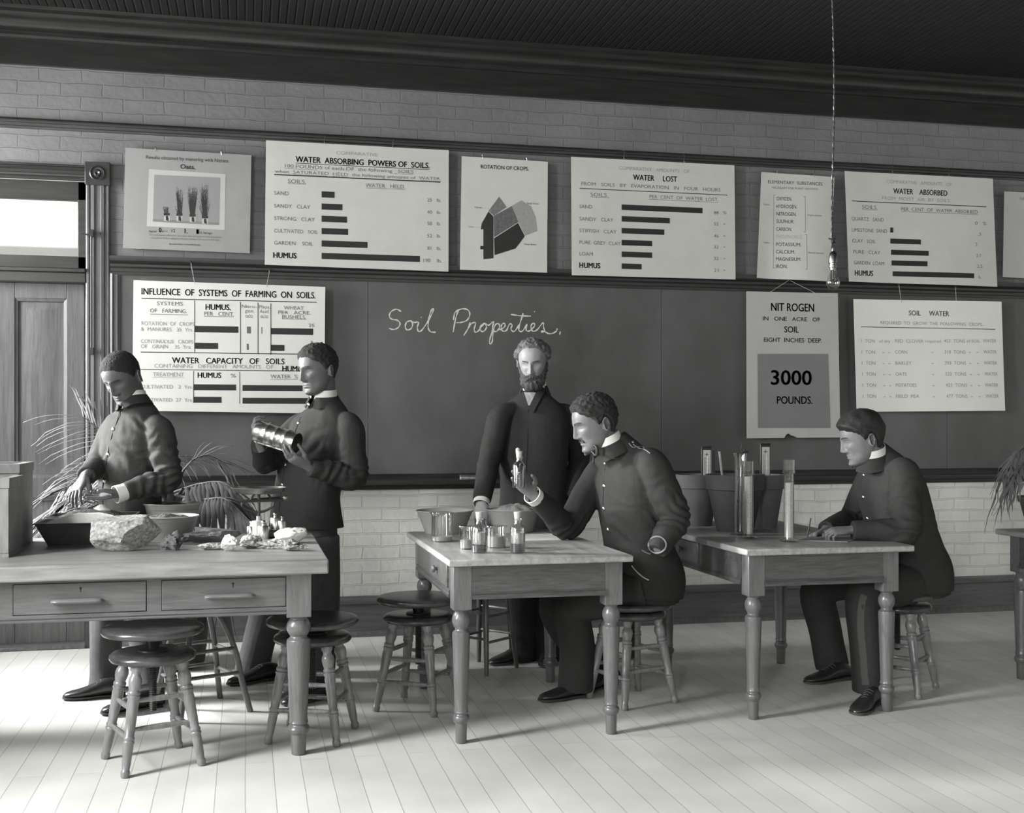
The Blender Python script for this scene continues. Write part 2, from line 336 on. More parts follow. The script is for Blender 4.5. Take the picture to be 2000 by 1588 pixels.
CH = [[(945, 1195), (915, 1180), (880, 1195), (868, 1225), (885, 1245), (920, 1252), (938, 1272), (925, 1300), (895, 1312), (865, 1304)],
 [(1002, 1255), (980, 1265), (972, 1295), (985, 1315), (1010, 1305), (1020, 1275), (1005, 1255), (1030, 1266), (1058, 1265), (1050, 1300), (1060, 1325), (1085, 1310), (1130, 1240), (1155, 1185), (1146, 1180), (1130, 1220), (1120, 1290), (1135, 1325), (1170, 1330)], [(1074, 1231), (1077, 1234)],
 [(1318, 1185), (1300, 1240), (1283, 1330)], [(1285, 1250), (1297, 1200), (1340, 1178), (1380, 1185), (1392, 1215), (1375, 1250), (1340, 1265), (1305, 1268)],
 [(1395, 1265), (1378, 1310), (1352, 1352)], [(1380, 1305), (1405, 1272), (1430, 1270), (1420, 1310), (1430, 1330), (1450, 1318), (1470, 1290), (1490, 1272), (1465, 1285), (1460, 1315), (1480, 1325), (1500, 1300), (1495, 1275), (1515, 1284), (1540, 1262)],
 [(1547, 1258), (1535, 1330), (1520, 1390), (1530, 1405), (1540, 1380), (1545, 1320), (1560, 1280), (1580, 1275), (1585, 1300), (1565, 1325), (1548, 1322)], [(1585, 1315), (1615, 1298), (1622, 1278), (1608, 1272), (1596, 1292), (1604, 1320), (1630, 1318), (1650, 1278), (1668, 1282), (1660, 1310), (1682, 1324), (1715, 1280)],
 [(1740, 1205), (1717, 1280), (1712, 1318), (1735, 1322), (1765, 1278), (1758, 1313), (1775, 1323), (1800, 1305), (1815, 1284), (1805, 1270), (1790, 1290), (1800, 1322), (1830, 1314), (1868, 1268), (1872, 1300), (1880, 1320), (1858, 1330), (1870, 1320), (1910, 1340), (1950, 1327), (1962, 1306)], [(1660, 1214), (1720, 1222), (1790, 1225)], [(1811, 1193), (1815, 1197)], [(1981, 1325), (1977, 1345)]]
mb = MB()
for st_ in CH:
    pts = [at(*zB(*p), WALL - .0165) for p in st_]; pts = vspline([tuple(p) for p in pts], 6) if len(pts) > 2 else pts
    n = len(pts); mb.tube(pts, [.0042 + .0014 * math.sin(i * .9) for i in range(n)], 6, flat=1)
for i, v in enumerate(mb.v): mb.v[i] = (v[0], WALL - .0165 + (v[1] - WALL + .0165) * .12, v[2])
mb.build('chalk_writing', M_CHALK, bb)
e0 = at(917, 923, WALL - .07)
er = thing('blackboard_eraser', 'worn felt eraser lying on the chalk tray', 'eraser', (e0.x, WALL - .07, .962))
MB().box(e0.x - .06, e0.x + .055, WALL - .098, WALL - .05, .965, .985).build('felt_pad', mat('eraser_felt', .30, .95, var=.4, scale=50), er, bevel=.005)
MB().box(e0.x - .062, e0.x + .057, WALL - .096, WALL - .052, .985, .995).build('back', M_CASING, er, bevel=.003)

# ------------------------------------------------------------------ wall charts
FONT = None
def glyphs(s, bold):
    c = bpy.data.curves.new('tmp', 'FONT'); c.body = s; c.size = 1; c.offset = bold; c.resolution_u = 3; c.fill_mode = 'FRONT'
    o = bpy.data.objects.new('tmp', c); COL.objects.link(o); dg = bpy.context.evaluated_depsgraph_get()
    me = bpy.data.meshes.new_from_object(o.evaluated_get(dg))
    v = [tuple(q.co) for q in me.vertices]; f = [tuple(p.vertices) for p in me.polygons]
    bpy.data.objects.remove(o); bpy.data.curves.remove(c); bpy.data.meshes.remove(me)
    return v, f
_h = [p[1] for p in glyphs('H', 0)[0]]; CAPH = max(_h) - min(_h)
class Chart:
    def __init__(s, label, quad, off, paper, thick=.004, zt=None, wave=0., extra=None, name='wall_chart', tiltb=0.):
        s.Y = WALL - off; s.zt = zt; q = [at(*(zt(*p) if zt else p), s.Y) for p in quad]; s.q = q
        c = sum(q, Vector()) / 4
        s.root = thing(name, label, 'chart', (c.x, s.Y, c.z), 'charts hung along the wall')
        s.ink = {}; s.wave = wave
        mb = MB(); nx, ny = (40, 24) if wave else (1, 1)
        def P(i, j, y):
            a = q[0].lerp(q[1], i / nx); b = q[3].lerp(q[2], i / nx); p = a.lerp(b, j / ny); return Vector((p.x, s.surf(i / nx, j / ny) + y, p.z))
        front = [[P(i, j, 0) for i in range(nx + 1)] for j in range(ny + 1)]; back = [[P(i, j, thick) for i in range(nx + 1)] for j in range(ny + 1)]
        if extra: extra(mb, q, s.Y, thick)
        else:
            W = nx + 1; vs = [p for r in front for p in r] + [p for r in back for p in r]; K = W * (ny + 1); fs = []
            for j in range(ny):
                for i in range(nx):
                    a = j * W + i; fs += [(a, a + W, a + W + 1, a + 1), (K + a, K + a + 1, K + a + W + 1, K + a + W)]
            edge = [i for i in range(W)] + [j * W + nx for j in range(1, ny + 1)] + [ny * W + i for i in range(nx - 1, -1, -1)] + [j * W for j in range(ny - 1, 0, -1)]
            for a, b in zip(edge, edge[1:] + edge[:1]): fs.append((a, b, K + b, K + a))
            mb.add(vs, fs)
        mb.build('sheet', paper, s.root, smooth=40)
    def surf(s, u, v):
        return s.Y + s.wave * (math.sin(u * 5.2 + .6) * (.35 + v) - 1.4 * max(0, v - .7) * (u - .4)) if s.wave else s.Y
    def uv(s, X, z):
        q = s.q; u = .5; v = .5
        for _ in range(4):
            t = q[0].z + (q[1].z - q[0].z) * u; b = q[3].z + (q[2].z - q[3].z) * u; v = (z - t) / (b - t)
            l = q[0].x + (q[3].x - q[0].x) * v; r = q[1].x + (q[2].x - q[1].x) * v; u = (X - l) / (r - l)
        return u, v
    def pt(s, x, y): return at(*(s.zt(x, y) if s.zt else (x, y)), s.Y)
    def put(s, tone, pts, fs, e=.0008):
        mb = s.ink.setdefault(tone, MB()); out = []
        for X, z in pts:
            u, v = s.uv(X, z); out.append((X, s.surf(u, v) - e, z))
        mb.add(out, fs)
    def text(s, t, x0, y0, x1, cap, tone='k', bold=.0):
        a = s.pt(x0, y0); b = s.pt(x1, y0); h = (s.pt(x0, y0 - cap) - a).length
        v, f = glyphs(t, 0)
        mn = min(p[0] for p in v); mx = max(p[0] for p in v); k = (b.x - a.x) / (mx - mn); kz = h / CAPH
        sh = bold * 1.15 * kz
        for dx, dz in ((0, 0),) if not bold else ((-sh, 0), (0, 0), (sh, 0), (0, sh * .7), (0, -sh * .4)):
            s.put(tone, [(a.x + (p[0] - mn) * k + dx, a.z + p[1] * kz + dz) for p in v], f, .0012)
    def bar(s, x0, yc, x1, h, tone='k'):
        a = s.pt(x0, yc); b = s.pt(x1, yc); hh = (s.pt(x0, yc - h / 2) - a).length
        n = 14 if s.wave else 1; xs = [a.x + (b.x - a.x) * i / n for i in range(n + 1)]
        s.put(tone, [(x, a.z - hh) for x in xs] + [(x, a.z + hh) for x in xs], [(i, i + 1, n + 2 + i, n + 1 + i) for i in range(n)])
    def vbar(s, x, y0, y1, wd, tone='k'):
        a = s.pt(x, y0); b = s.pt(x, y1); w = (s.pt(x + wd, y0) - a).length / 2
        n = 10 if s.wave else 1; zs_ = [b.z + (a.z - b.z) * i / n for i in range(n + 1)]
        s.put(tone, [(a.x - w, z) for z in zs_] + [(a.x + w, z) for z in zs_], [(i, n + 1 + i, n + 2 + i, i + 1) for i in range(n)])
    def poly(s, pts, tone, e=.0008):
        P = [s.pt(*p) for p in pts]; s.put(tone, [(p.x, p.z) for p in P], [tuple(range(len(P)))], e)
    def line(s, p0, p1, wd, tone):
        a, b = s.pt(*p0), s.pt(*p1); d = (b - a); n = Vector((-d.z, 0, d.x)).normalized() * (wd * m_per_px(a) / 2)
        s.put(tone, [(a.x + n.x, a.z + n.z), (b.x + n.x, b.z + n.z), (b.x - n.x, b.z - n.z), (a.x - n.x, a.z - n.z)], [(0, 1, 2, 3)])
    def hooks(s, *px, up=.05):
        for p in px:
            a = s.pt(*p); mb = MB(); y = s.Y - .003
            mb.tube([a + Vector((0, -.003, -.006)), a + Vector((-.004, -.004, .012)), a + Vector((.003, .0, up)), (a.x, WALL - .03, a.z + up + .012)], .0022, 6)
            mb.build('hook', M_STEEL, s.root)
    def strings(s, nail, *px):
        n = s.pt(*nail); n.y = WALL - .066
        mb = MB(); mb.lathe([(.0001, .012), (.006, .01), (.007, 0), (.003, -.002), (.003, -.03), (.0001, -.031)], 10, n, Matrix.Rotation(rad(90), 4, 'X')); mb.build('nail', M_IRON, s.root)
        for p in px:
            a = s.pt(*p); MB().tube([n, a + Vector((0, -.002, 0))], .0016, 5).build('string', M_STRING, s.root)
    def done(s):
        for k, mb in s.ink.items():
            mb.build({'k': 'lettering', 'm': 'grey_lettering', 'l': 'faint_lettering', 'f': 'faded_lettering'}.get(k, 'printed_area'), {'k': M_INK, 'm': M_INKM, 'l': M_INKL, 'f': M_INKF}.get(k) or k, s.root, smooth=0, fixn=False)
def zA(x, y): return (x / 3.0303, 200 + y / 3.0303)
def zC(x, y): return (1080 + x / 3.4483, 280 + y / 3.4483)
def zD(x, y): return (1440 + x / 2.6464, 280 + y / 2.6464)
BO = .014
# 1 oats card
c = Chart('grey card headed Oats with a photograph of four potted oat plants', [(742, 268), (1488, 312), (1478, 893), (727, 862)], .035, M_PAPER3, zt=zA)
c.text('Results obtained by manuring with Nitrate.', 865, 333, 1357, 20, 'k'); c.text('Oats.', 1068, 392, 1155, 26, 'k', .01)
c.poly([(882, 395), (868, 733), (1330, 755), (1335, 425)], M_PAPER4); c.poly([(913, 428), (905, 705), (1298, 727), (1305, 445)], mat('photo_grey', .26, .5), .0011)
c.poly([(905, 690), (905, 706), (1298, 727), (1298, 712)], mat('photo_bench', .20, .5), .0013)
M_PH = mat('photo_dark', .03, .5); M_PHL = mat('photo_light', .42, .5)
for x, y0, y1, w_, nst in ((987, 658, 612, 16, 9), (1062, 660, 500, 30, 26), (1140, 665, 486, 28, 34), (1213, 675, 468, 36, 44)):
    c.poly([(x - 19, y0), (x - 17, y0 + 44), (x + 17, y0 + 44), (x + 19, y0)], M_PHL, .0015); c.poly([(x - 19, y0 - 2), (x - 18, y0 + 12), (x + 18, y0 + 12), (x + 19, y0 - 2)], M_PH, .0018)
    c.poly([(x - 6, y0 + 14), (x - 5, y0 + 40), (x + 12, y0 + 44), (x + 8, y0 + 14)], M_PH, .0018)
    for k in range(nst):
        bx = x + random.uniform(-14, 14); tx = bx + random.uniform(-1, 1) * w_ * .75; ty = y1 + random.random() ** 1.6 * (y0 - y1) * .7
        c.poly([(bx - 1.6, y0), (bx + 1.6, y0), ((bx + tx) / 2 + 1.6, (y0 + ty) / 2), (tx, ty)], M_PH, .0016 + k * 1e-6)
        for q_ in range(2):
            ax = bx + (tx - bx) * .7; ay = y0 + (ty - y0) * random.uniform(.5, .95); sg = random.choice((-1, 1)); c.poly([(ax, ay + 2), (ax, ay - 1), (ax + sg * random.uniform(6, 16), ay - random.uniform(-6, 16))], M_PH, .0017 + k * 1e-6)
c.text('Applied', 880, 768, 925, 12, 'k'); c.text('0', 940, 768, 955, 26, 'k', .02); c.text('grm.', 958, 766, 992, 10, 'k'); c.text('1/2', 1013, 768, 1036, 18, 'k'); c.text('1.', 1093, 774, 1110, 26, 'k', .02); c.text('1', 1163, 778, 1175, 26, 'k', .02); c.text('1/2  Nitrogen', 1180, 778, 1256, 13, 'k')
c.text('The soils were sufficiently saturated with phosphoric acid and potash.', 882, 788, 1315, 10, 'm'); c.text('one pound Chilian saltpetre Nitrate contains 15% pounds Nitrogen.', 893, 806, 1305, 10, 'm'); c.text('Agricultural Station in Darmstadt-Germany.', 1000, 842, 1188, 10, 'k')
c.hooks((922, 283), (1312, 306), up=.012); c.done()
# 2 absorbing powers
c = Chart('large white bar chart on water absorbing powers of soils', [(65, 80), (1255, 145), (1253, 935), (57, 890)], .072, M_PAPER2, zt=zB)
c.text('COMPARATIVE', 522, 172, 793, 21, 'l'); c.text('WATER  ABSORBING  POWERS OF  SOILS.', 258, 221, 1130, 37, 'k', .02); c.bar(258, 229, 1130, 4)
c.text('100 POUNDS of each OF  the following   SOILS', 188, 257, 1025, 22, 'm'); c.text('when  SATURATED  HELD  the following amounts of  WATER.', 122, 291, 1205, 20, 'm')
for a, b, y in ((188, 398, 264), (545, 592, 273), (903, 1025, 297)): c.bar(a, y, b, 2.4, 'm')
for a, b, y in ((242, 465, 303), (497, 598, 315), (1072, 1205, 341)): c.bar(a, y, b, 2.4, 'm')
c.bar(118, 303, 1200, 7); c.text('SOILS.', 207, 358, 325, 25, 'm'); c.bar(207, 362, 325, 2.5, 'm'); c.text('WATER   HELD.', 713, 384, 970, 24, 'm'); c.bar(713, 390, 970, 2.5, 'm')
for t, x1, bl in (('SAND', 213, 435), ('SANDY   CLAY', 352, 518), ('STRONG   CLAY', 382, 599), ('CULTIVATED   SOIL', 402, 680), ('GARDEN    SOIL', 370, 759)): c.text(t, 118, bl, x1, 24, 'm')
c.text('HUMUS', 113, 845, 263, 35, 'k', .025)
for y, x1 in ((432, 512), (511, 563), (591, 593), (671, 600), (752, 726), (833, 1067)): c.bar(427, y, x1, 40)
for t, bl in (('25   lb.', 479), ('40   lb.', 558), ('50   lb.', 632), ('52   lb.', 712), ('81   lb.', 793)): c.text(t, 1115, bl, 1203, 22, 'm')
c.text('190    lb.', 1090, 873, 1207, 23, 'm'); c.hooks((447, 100), (892, 124), up=.045); c.done()
# 3 rotation of crops
c = Chart('narrow white chart headed Rotation of Crops with a shaded pie shape', [(1340, 183), (1900, 220), (1895, 942), (1328, 922)], .072, M_PAPER2, zt=zB)
c.text('ROTATION OF CROPS.', 1463, 263, 1775, 24, 'k', .012)
c.poly([(1583, 447), (1513, 540), (1548, 572), (1632, 515)], mat('hatch_mid', .17, .7, var=.3, scale=60)); c.poly([(1548, 572), (1550, 712), (1708, 612), (1665, 508)], mat('hatch_darkmid', .12, .7, var=.3, scale=60))
c.poly([(1665, 508), (1708, 612), (1752, 702), (1832, 670), (1820, 580), (1790, 510), (1728, 470)], mat('hatch_light', .30, .7, var=.1, scale=60)); c.poly([(1550, 718), (1553, 828), (1690, 785), (1750, 705), (1706, 618)], M_INK)
c.poly([(1513, 544), (1470, 620), (1463, 660), (1480, 660), (1480, 855), (1546, 848), (1546, 577)], mat('ink_crayon', .028, .7, var=.3, scale=60)); c.poly([(1460, 768), (1460, 790), (1481, 790), (1481, 768)], M_INK)
for t, a, b, y in (('Clover', 1422, 1472, 522), ('Small Grain', 1763, 1840, 496), ('Corn', 1383, 1415, 648), ('Velvet Beans', 1743, 1823, 762)): c.text(t, a, y, b, 12, 'k')
c.bar(1475, 522, 1515, 1.5, 'l'); c.bar(1415, 646, 1465, 1.5, 'l'); c.hooks((1475, 190), (1763, 208), up=.01); c.done()
# 4 water lost
c = Chart('large white bar chart on water lost from soils by evaporation', [(123, 90), (1222, 148), (1230, 917), (128, 888)], .072, M_PAPER2, zt=zC)
c.text('COMPARATIVE   AMOUNTS   OF', 443, 177, 920, 22, 'l'); c.text('WATER     LOST', 540, 246, 835, 36, 'k', .02); c.text('FROM   SOILS   BY   EVAPORATION   IN   FOUR   HOURS', 190, 282, 1128, 23, 'm'); c.bar(178, 303, 1175, 5)
c.text('SOILS.', 253, 356, 370, 24, 'm'); c.bar(253, 361, 380, 2.5, 'm'); c.text('PER  CENT  OF  WATER  LOST.', 650, 370, 1113, 23, 'm'); c.bar(650, 377, 1113, 2.5, 'm')
for t, x1, bl in (('SAND', 265, 437), ('SANDY   CLAY', 407, 520), ('STIFFISH   CLAY', 428, 599), ('PURE  GREY  CLAY', 455, 678), ('LOAM', 268, 755)): c.text(t, 178, bl, x1, 24, 'm')
c.text('HUMUS', 178, 838, 318, 35, 'k', .025)
for y, x1 in ((430, 1007), (508, 787), (588, 750), (668, 668), (747, 668), (827, 597)): c.bar(462, y, x1, 37)
for t, bl in (('88', 478), ('52', 553), ('46', 634), ('32', 708), ('32', 785), ('21', 864)):
    c.text(t, 1083, bl, 1115, 21, 'm')
    if bl > 500: c.text('"', 1148, bl + 10, 1160, 22, 'm')
c.text('%', 1143, 478, 1170, 21, 'm'); c.hooks((478, 98), (884, 124), up=.045); c.done()
# 5 elementary substances
c = Chart('small curling chart listing Elementary Substances behind the hanging bulb', [(1405, 192), (1895, 228), (1860, 932), (1378, 905)], .088, M_PAPER2, zt=zC, wave=.012, thick=.0015)
c.text('ELEMENTARY  SUBSTANCES', 1450, 268, 1812, 21, 'k'); c.text('NECESSARY FOR PLANT GROWTH', 1477, 303, 1780, 14, 'm')
for t, x1, bl in (('OXYGEN.', 1610, 382), ('HYDROGEN.', 1643, 434), ('NITROGEN.', 1640, 485), ('SULPHUR.', 1625, 535), ('CARBON.', 1610, 587), ('POTASSIUM.', 1668, 690), ('CALCIUM.', 1630, 740), ('MAGNESIUM.', 1668, 789), ('IRON.', 1582, 838)): c.text(t, 1508, bl, x1, 24, 'k')
c.text('PHOSPHORUS.', 1508, 638, 1680, 24, 'f')
c.vbar(1490, 345, 838, 2.2, 'm'); c.vbar(1697, 358, 600, 2.2, 'm'); c.vbar(1705, 615, 852, 2.2, 'm')
for x, y in ((1490, 346), (1490, 838)): c.bar(x, y, x + 14, 2.2, 'm')
for x, y in ((1697, 360), (1697, 598), (1705, 616), (1705, 850)): c.bar(x - 12, y, x, 2.2, 'm')
for t, a, b, y in (('Gases', 1420, 1460, 415), ('Organic elements', 1712, 1805, 490), ('Ashes', 1420, 1460, 672), ('Mineral elements', 1715, 1818, 744)): c.text(t, a, y, b, 12, 'm')
c.hooks((1510, 200), (1758, 222), up=.01); c.done()
# 6 water absorbed
c = Chart('large white bar chart on water absorbed from moist air', [(557, 143), (1320, 183), (1340, 742), (582, 713)], .088, M_PAPER2, zt=zD, wave=.010)
c.text('COMPARATIVE   AMOUNTS   OF', 772, 205, 1105, 17, 'l'); c.text('WATER    ABSORBED', 808, 259, 1083, 27, 'k', .02); c.text('FROM  MOIST  AIR  BY  SOILS.', 750, 290, 1100, 17, 'l'); c.bar(593, 297, 1285, 4)
c.text('SOILS.', 647, 337, 727, 19, 'm'); c.bar(647, 341, 727, 2, 'm'); c.text('PER  CENT  OF  WATER  ABSORBED', 848, 347, 1240, 17, 'm'); c.bar(848, 352, 1240, 2, 'm')
for t, x0, x1, bl in (('QUARTZ   SAND', 593, 760, 397), ('LIMESTONE  SAND', 595, 777, 455), ('CLAY   SOIL', 597, 718, 511), ('PURE   CLAY', 602, 743, 568), ('GARDEN  LOAM', 605, 763, 624)): c.text(t, x0, bl, x1, 18, 'm')
c.text('HUMUS', 612, 682, 706, 27, 'k', .025)
for x, y, x1 in ((793, 447, 809), (794, 504, 949), (798, 562, 988), (801, 617, 982), (807, 673, 1218)): c.bar(x, y, x1, 26)
for t, a, b, bl in (('0   %', 1225, 1285, 421), ('.3', 1240, 1256, 478), ('2.', 1226, 1240, 530), ('2.7', 1230, 1256, 589), ('2.5', 1234, 1262, 644), ('6.', 1240, 1256, 700)): c.text(t, a, bl, b, 16, 'm')
c.hooks((803, 152), (1094, 166), up=.045); c.done()
# 7 partly cropped
c = Chart('plain pale chart cut off at the right edge, last in the row', [(1382, 248), (1800, 268), (1810, 715), (1377, 690)], .072, M_PAPER4, zt=zD, wave=.008)
c.text('GROWTH', 1460, 292, 1560, 14, 'm'); c.bar(1470, 420, 1485, 60, 'f'); c.done()
# 8 influence of systems of farming
c = Chart('bright white chart titled Influence of Systems of Farming on Soils', [(790, 1052), (1925, 1092), (1918, 1842), (782, 1824)], .085, M_PAPER, zt=zA)
c.text('INFLUENCE  OF  SYSTEMS  OF  FARMING  ON  SOILS.', 838, 1137, 1867, 38, 'k', .012); c.bar(838, 1160, 1875, 5)
for x, a, b in ((1152, 1172, 1478), (1423, 1180, 1487), (1527, 1185, 1490), (1603, 1190, 1494)): c.vbar(x, a, b, 4)
c.text('SYSTEMS', 928, 1200, 1082, 22, 'm'); c.text('OF   FARMING.', 888, 1243, 1107, 23, 'm'); c.bar(888, 1254, 1113, 3, 'm'); c.text('HUMUS.', 1217, 1227, 1365, 33, 'k', .02); c.text('PER   CENT.', 1208, 1261, 1385, 22, 'm'); c.bar(1208, 1266, 1385, 3, 'm')
c.text('Nitro-', 1430, 1217, 1520, 20, 'm'); c.text('gen.', 1450, 1243, 1505, 20, 'm'); c.text('o/o', 1452, 1270, 1495, 18, 'm'); c.text('Phos.', 1533, 1220, 1600, 20, 'm'); c.text('Acid.', 1537, 1246, 1595, 20, 'm'); c.text('o/o', 1542, 1272, 1586, 18, 'm')
for a, b, y in ((1452, 1497, 1273), (1540, 1588, 1275)): c.bar(a, y, b, 2.4, 'm')
c.text('WHEAT', 1680, 1226, 1797, 21, 'm'); c.text('PER   ACRE.', 1647, 1253, 1838, 21, 'm'); c.text('BUSHELS.', 1670, 1279, 1812, 21, 'm'); c.bar(1670, 1282, 1810, 2.4, 'm')
c.text('ROTATION  OF  CROPS', 837, 1318, 1150, 22, 'l'); c.text('&  MANURES   35  Yrs.', 833, 1352, 1143, 22, 'l'); c.text('CONTINUOUS   CROPS', 833, 1424, 1143, 22, 'l'); c.text('OF   GRAIN    35  Yrs.', 833, 1454, 1130, 22, 'l')
c.bar(1151, 1341, 1410, 38); c.bar(1602, 1354, 1853, 38); c.bar(1151, 1440, 1290, 36); c.bar(1602, 1452, 1683, 36); c.bar(1461, 1347, 1484, 40, 'm'); c.bar(1547, 1350, 1552, 40, 'm'); c.bar(1460, 1447, 1472, 36, 'm')
c.text('25', 1827, 1330, 1860, 20, 'm'); c.text('8', 1838, 1430, 1852, 18, 'm'); c.bar(833, 1478, 1870, 5)
c.text('WATER   CAPACITY   OF   SOILS', 1018, 1543, 1683, 34, 'k', .012)
def F(x, y): return ((340 + x / 3.3095) * 3.0303, (640 + y / 3.3095 - 200) * 3.0303)
def E_(x, y): return ((x / 3.3075) * 3.0303, (640 + y / 3.3075 - 200) * 3.0303)
def tf(t, x0, x1, bl, cap, tone, b=0, k=F): c.text(t, *k(x0, bl), k(x1, bl)[0], cap * .916, tone, b)
c.text('CONTAINING   DIFFERENT   AMOUNTS   OF', *E_(997, 258), F(640, 0)[0], 22, 'l'); tf('HUMUS', 700, 850, 282, 35, 'k', .02)
a = E_(908, 270); c.bar(*a, F(980, 0)[0], 4); c.vbar(*F(126, 280), F(0, 487)[1], 3.5); c.vbar(*F(424, 285), F(0, 492)[1], 3.5)
tf('TREATMENT', 987, 1187, 315, 26, 'l', 0, E_); c.bar(*E_(980, 322), E_(1190, 0)[0], 2.2, 'l'); tf('HUMUS', 153, 303, 324, 34, 'k', .02); tf('%', 365, 400, 322, 24, 'm'); tf('WATER  %', 623, 800, 328, 25, 'm'); c.bar(*F(620, 334), F(800, 0)[0], 2.2, 'm')
tf('CULTIVATED   2  Yrs.', 905, 1245, 393, 24, 'l', 0, E_); tf('CULTIVATED  27  Yrs.', 905, 1245, 478, 24, 'l', 0, E_)
for x, y, x1 in ((126, 385, 400), (124, 466, 307), (442, 390, 830), (442, 472, 880)): c.bar(*F(x, y), F(x1, 0)[0], 35, 'k')
c.strings((1128, 942), (1152, 1075)); c.strings((1596, 985), (1578, 1092)); c.done()
# 9 nitrogen
def torn(mb, q, Y, th):
    b0, b1 = q[3], q[2]; L_ = lambda u, dz=0: b0.lerp(b1, u) + Vector((0, 0, dz))
    poly = [q[0], q[1], b1, L_(.535), L_(.50, .012), L_(.47, .016), L_(.44, .030), L_(.415, .022), L_(.40, .006), L_(.395), b0]
    mb.prism([Vector((p.x, Y, p.z)) for p in poly][::-1], (0, th, 0))
c = Chart('tall chart reading Nitrogen 3000 Pounds with a torn bottom edge', [(48, 765), (520, 775), (533, 1520), (50, 1525)], .085, M_PAPER4, zt=zD, extra=torn)
c.text('NIT ROGEN', 175, 865, 396, 40, 'k', .015); c.text('IN   ONE   ACRE   OF', 132, 915, 427, 20, 'k', .01); c.text('SOIL', 243, 977, 317, 31, 'k', .015); c.text('EIGHT  INCHES  DEEP.', 138, 1026, 437, 22, 'k', .01)
c.poly([(104, 1088), (106, 1472), (482, 1472), (470, 1088)], M_PANEL)
c.text('3000', 175, 1247, 383, 73, 'k', .025); c.text('POUNDS.', 205, 1346, 388, 38, 'k', .018)
c.strings((275, 705), (165, 772), (405, 775)); c.done()
# 10 soil water
c = Chart('white sheet headed Soil Water listing tons for six crops', [(602, 805), (1365, 818), (1380, 1382), (622, 1388)], .085, mat('new_white_paper', .80, .6, var=.02, scale=5), zt=zD, wave=.012, thick=.003)
c.text('SOIL     WATER', 888, 889, 1093, 25, 'm', .012); c.text('REQUIRED  TO  GROW  THE  FOLLOWING  CROPS.', 742, 934, 1265, 16, 'l'); c.bar(642, 948, 1330, 4, 'm')
for i, (cr, n_, xx) in enumerate((('RED  CLOVER', '453', 962), ('CORN', '310', 880), ('BARLEY', '393', 903), ('OATS', '522', 878), ('POTATOES', '423', 928), ('FIELD  PEA', '477', 942))):
    bl = 1029 + i * 57.2; o = i * 2
    c.text('1  TON', 643 + o, bl, 713 + o, 17, 'l'); c.text(cr, 818 + o * .7, bl, xx, 17, 'l'); c.text(n_ + '  TONS', 1066 + o, bl, 1172 + o, 17, 'l'); c.text('WATER', 1266 + o, bl, 1335 + o, 17, 'l')
    if i == 0: c.text('of dry', 736, bl, 794, 15, 'l'); c.text('required', 972, bl, 1050, 14, 'l'); c.text('of SOIL', 1182, bl, 1250, 15, 'l')
    else:
        for x in (752, 782, 1000, 1190, 1230): c.text('"', x + o, bl + 8, x + 9 + o, 15, 'l')
c.strings((842, 725), (848, 822)); c.strings((1136, 740), (1132, 824)); c.done()
# ================================================================== FURNITURE
def leg_prof(s=1.):
    P = [(.020, 0), (.0225, .004), (.0245, .084), (.030, .088), (.0345, .098), (.0355, .106), (.032, .115), (.027, .119), (.027, .123), (.031, .128), (.029, .134), (.0275, .15), (.031, .25), (.0355, .40), (.0375, .446), (.036, .458), (.030, .464), (.026, .468), (.026, .474), (.030, .48), (.0365, .495), (.038, .508), (.0365, .521), (.030, .536), (.026, .541), (.026, .545), (.033, .549), (.035, .556)]
    return [(r * s, z) for r, z in P]
def table(label, x0, x1, y0, y1, zt, lx, ly, group, ls=1., th=.028, ap=.60, drawer=None):
    t = thing('work_table', label, 'table', ((x0 + x1) / 2, (y0 + y1) / 2, 0), group)
    MB().box(x0, x1, y0, y1, zt - th, zt).build('table_top', M_TOP, t, bevel=.006)
    h = .039 * ls
    for x in lx:
        for y in ly:
            mb = MB(); mb.lathe(leg_prof(ls), 28, (x, y, 0)); mb.box(x - h, x + h, y - h, y + h, .552, zt - th)
            mb.build('leg', M_LEG, t, bevel=.0025)
    e = h - .010
    A = zt - th - .001
    for y, sg in ((ly[0], -1), (ly[1], 1)):
        mb = MB(); mb.box(lx[0] + h, lx[1] - h, y + sg * e - .011, y + sg * e + .011, ap, A)
        mb.prism([Vector((lx[0] + h, y + sg * (e + p), z)) for p, z in ((.011, ap + .026), (.018, ap + .02), (.014, ap + .014), (.02, ap + .006), (.018, ap - .004), (.005, ap - .004))], (lx[1] - lx[0] - 2 * h, 0, 0))
        mb.build('apron', M_OAK, t, smooth=30)
    for x, sg in ((lx[0], -1), (lx[1], 1)):
        mb = MB(); mb.box(x + sg * e - .011, x + sg * e + .011, ly[0] + h, ly[1] - h, ap, A)
        mb.prism([Vector((x + sg * (e + p), ly[0] + h, z)) for p, z in ((.011, ap + .026), (.018, ap + .02), (.014, ap + .014), (.02, ap + .006), (.018, ap - .004), (.005, ap - .004))], (0, ly[1] - ly[0] - 2 * h, 0))
        mb.build('apron', M_OAK, t, smooth=30)
    if drawer:
        xa = lx[0] - e - .011; a, b = drawer
        d = MB().box(xa - .010, xa + .004, a, b, ap + .032, A - .006).build('drawer', M_OAK, t, bevel=.004)
        kc = (xa - .010, (a + b) / 2, (ap + .03 + A) / 2)
        MB().lathe([(.0001, .026), (.012, .025), (.017, .019), (.016, .012), (.008, .008), (.007, 0)], 18, kc, Matrix.Rotation(rad(-90), 4, 'Y')).build('knob', M_CASING, d)
    return t
table('oak work table with turned legs, the middle one, holding beakers and corked bottles', .80, 1.585, 4.665, 5.93, .765, (.866, 1.513), (4.752, 5.77), 'oak work tables', drawer=(4.82, 5.30))
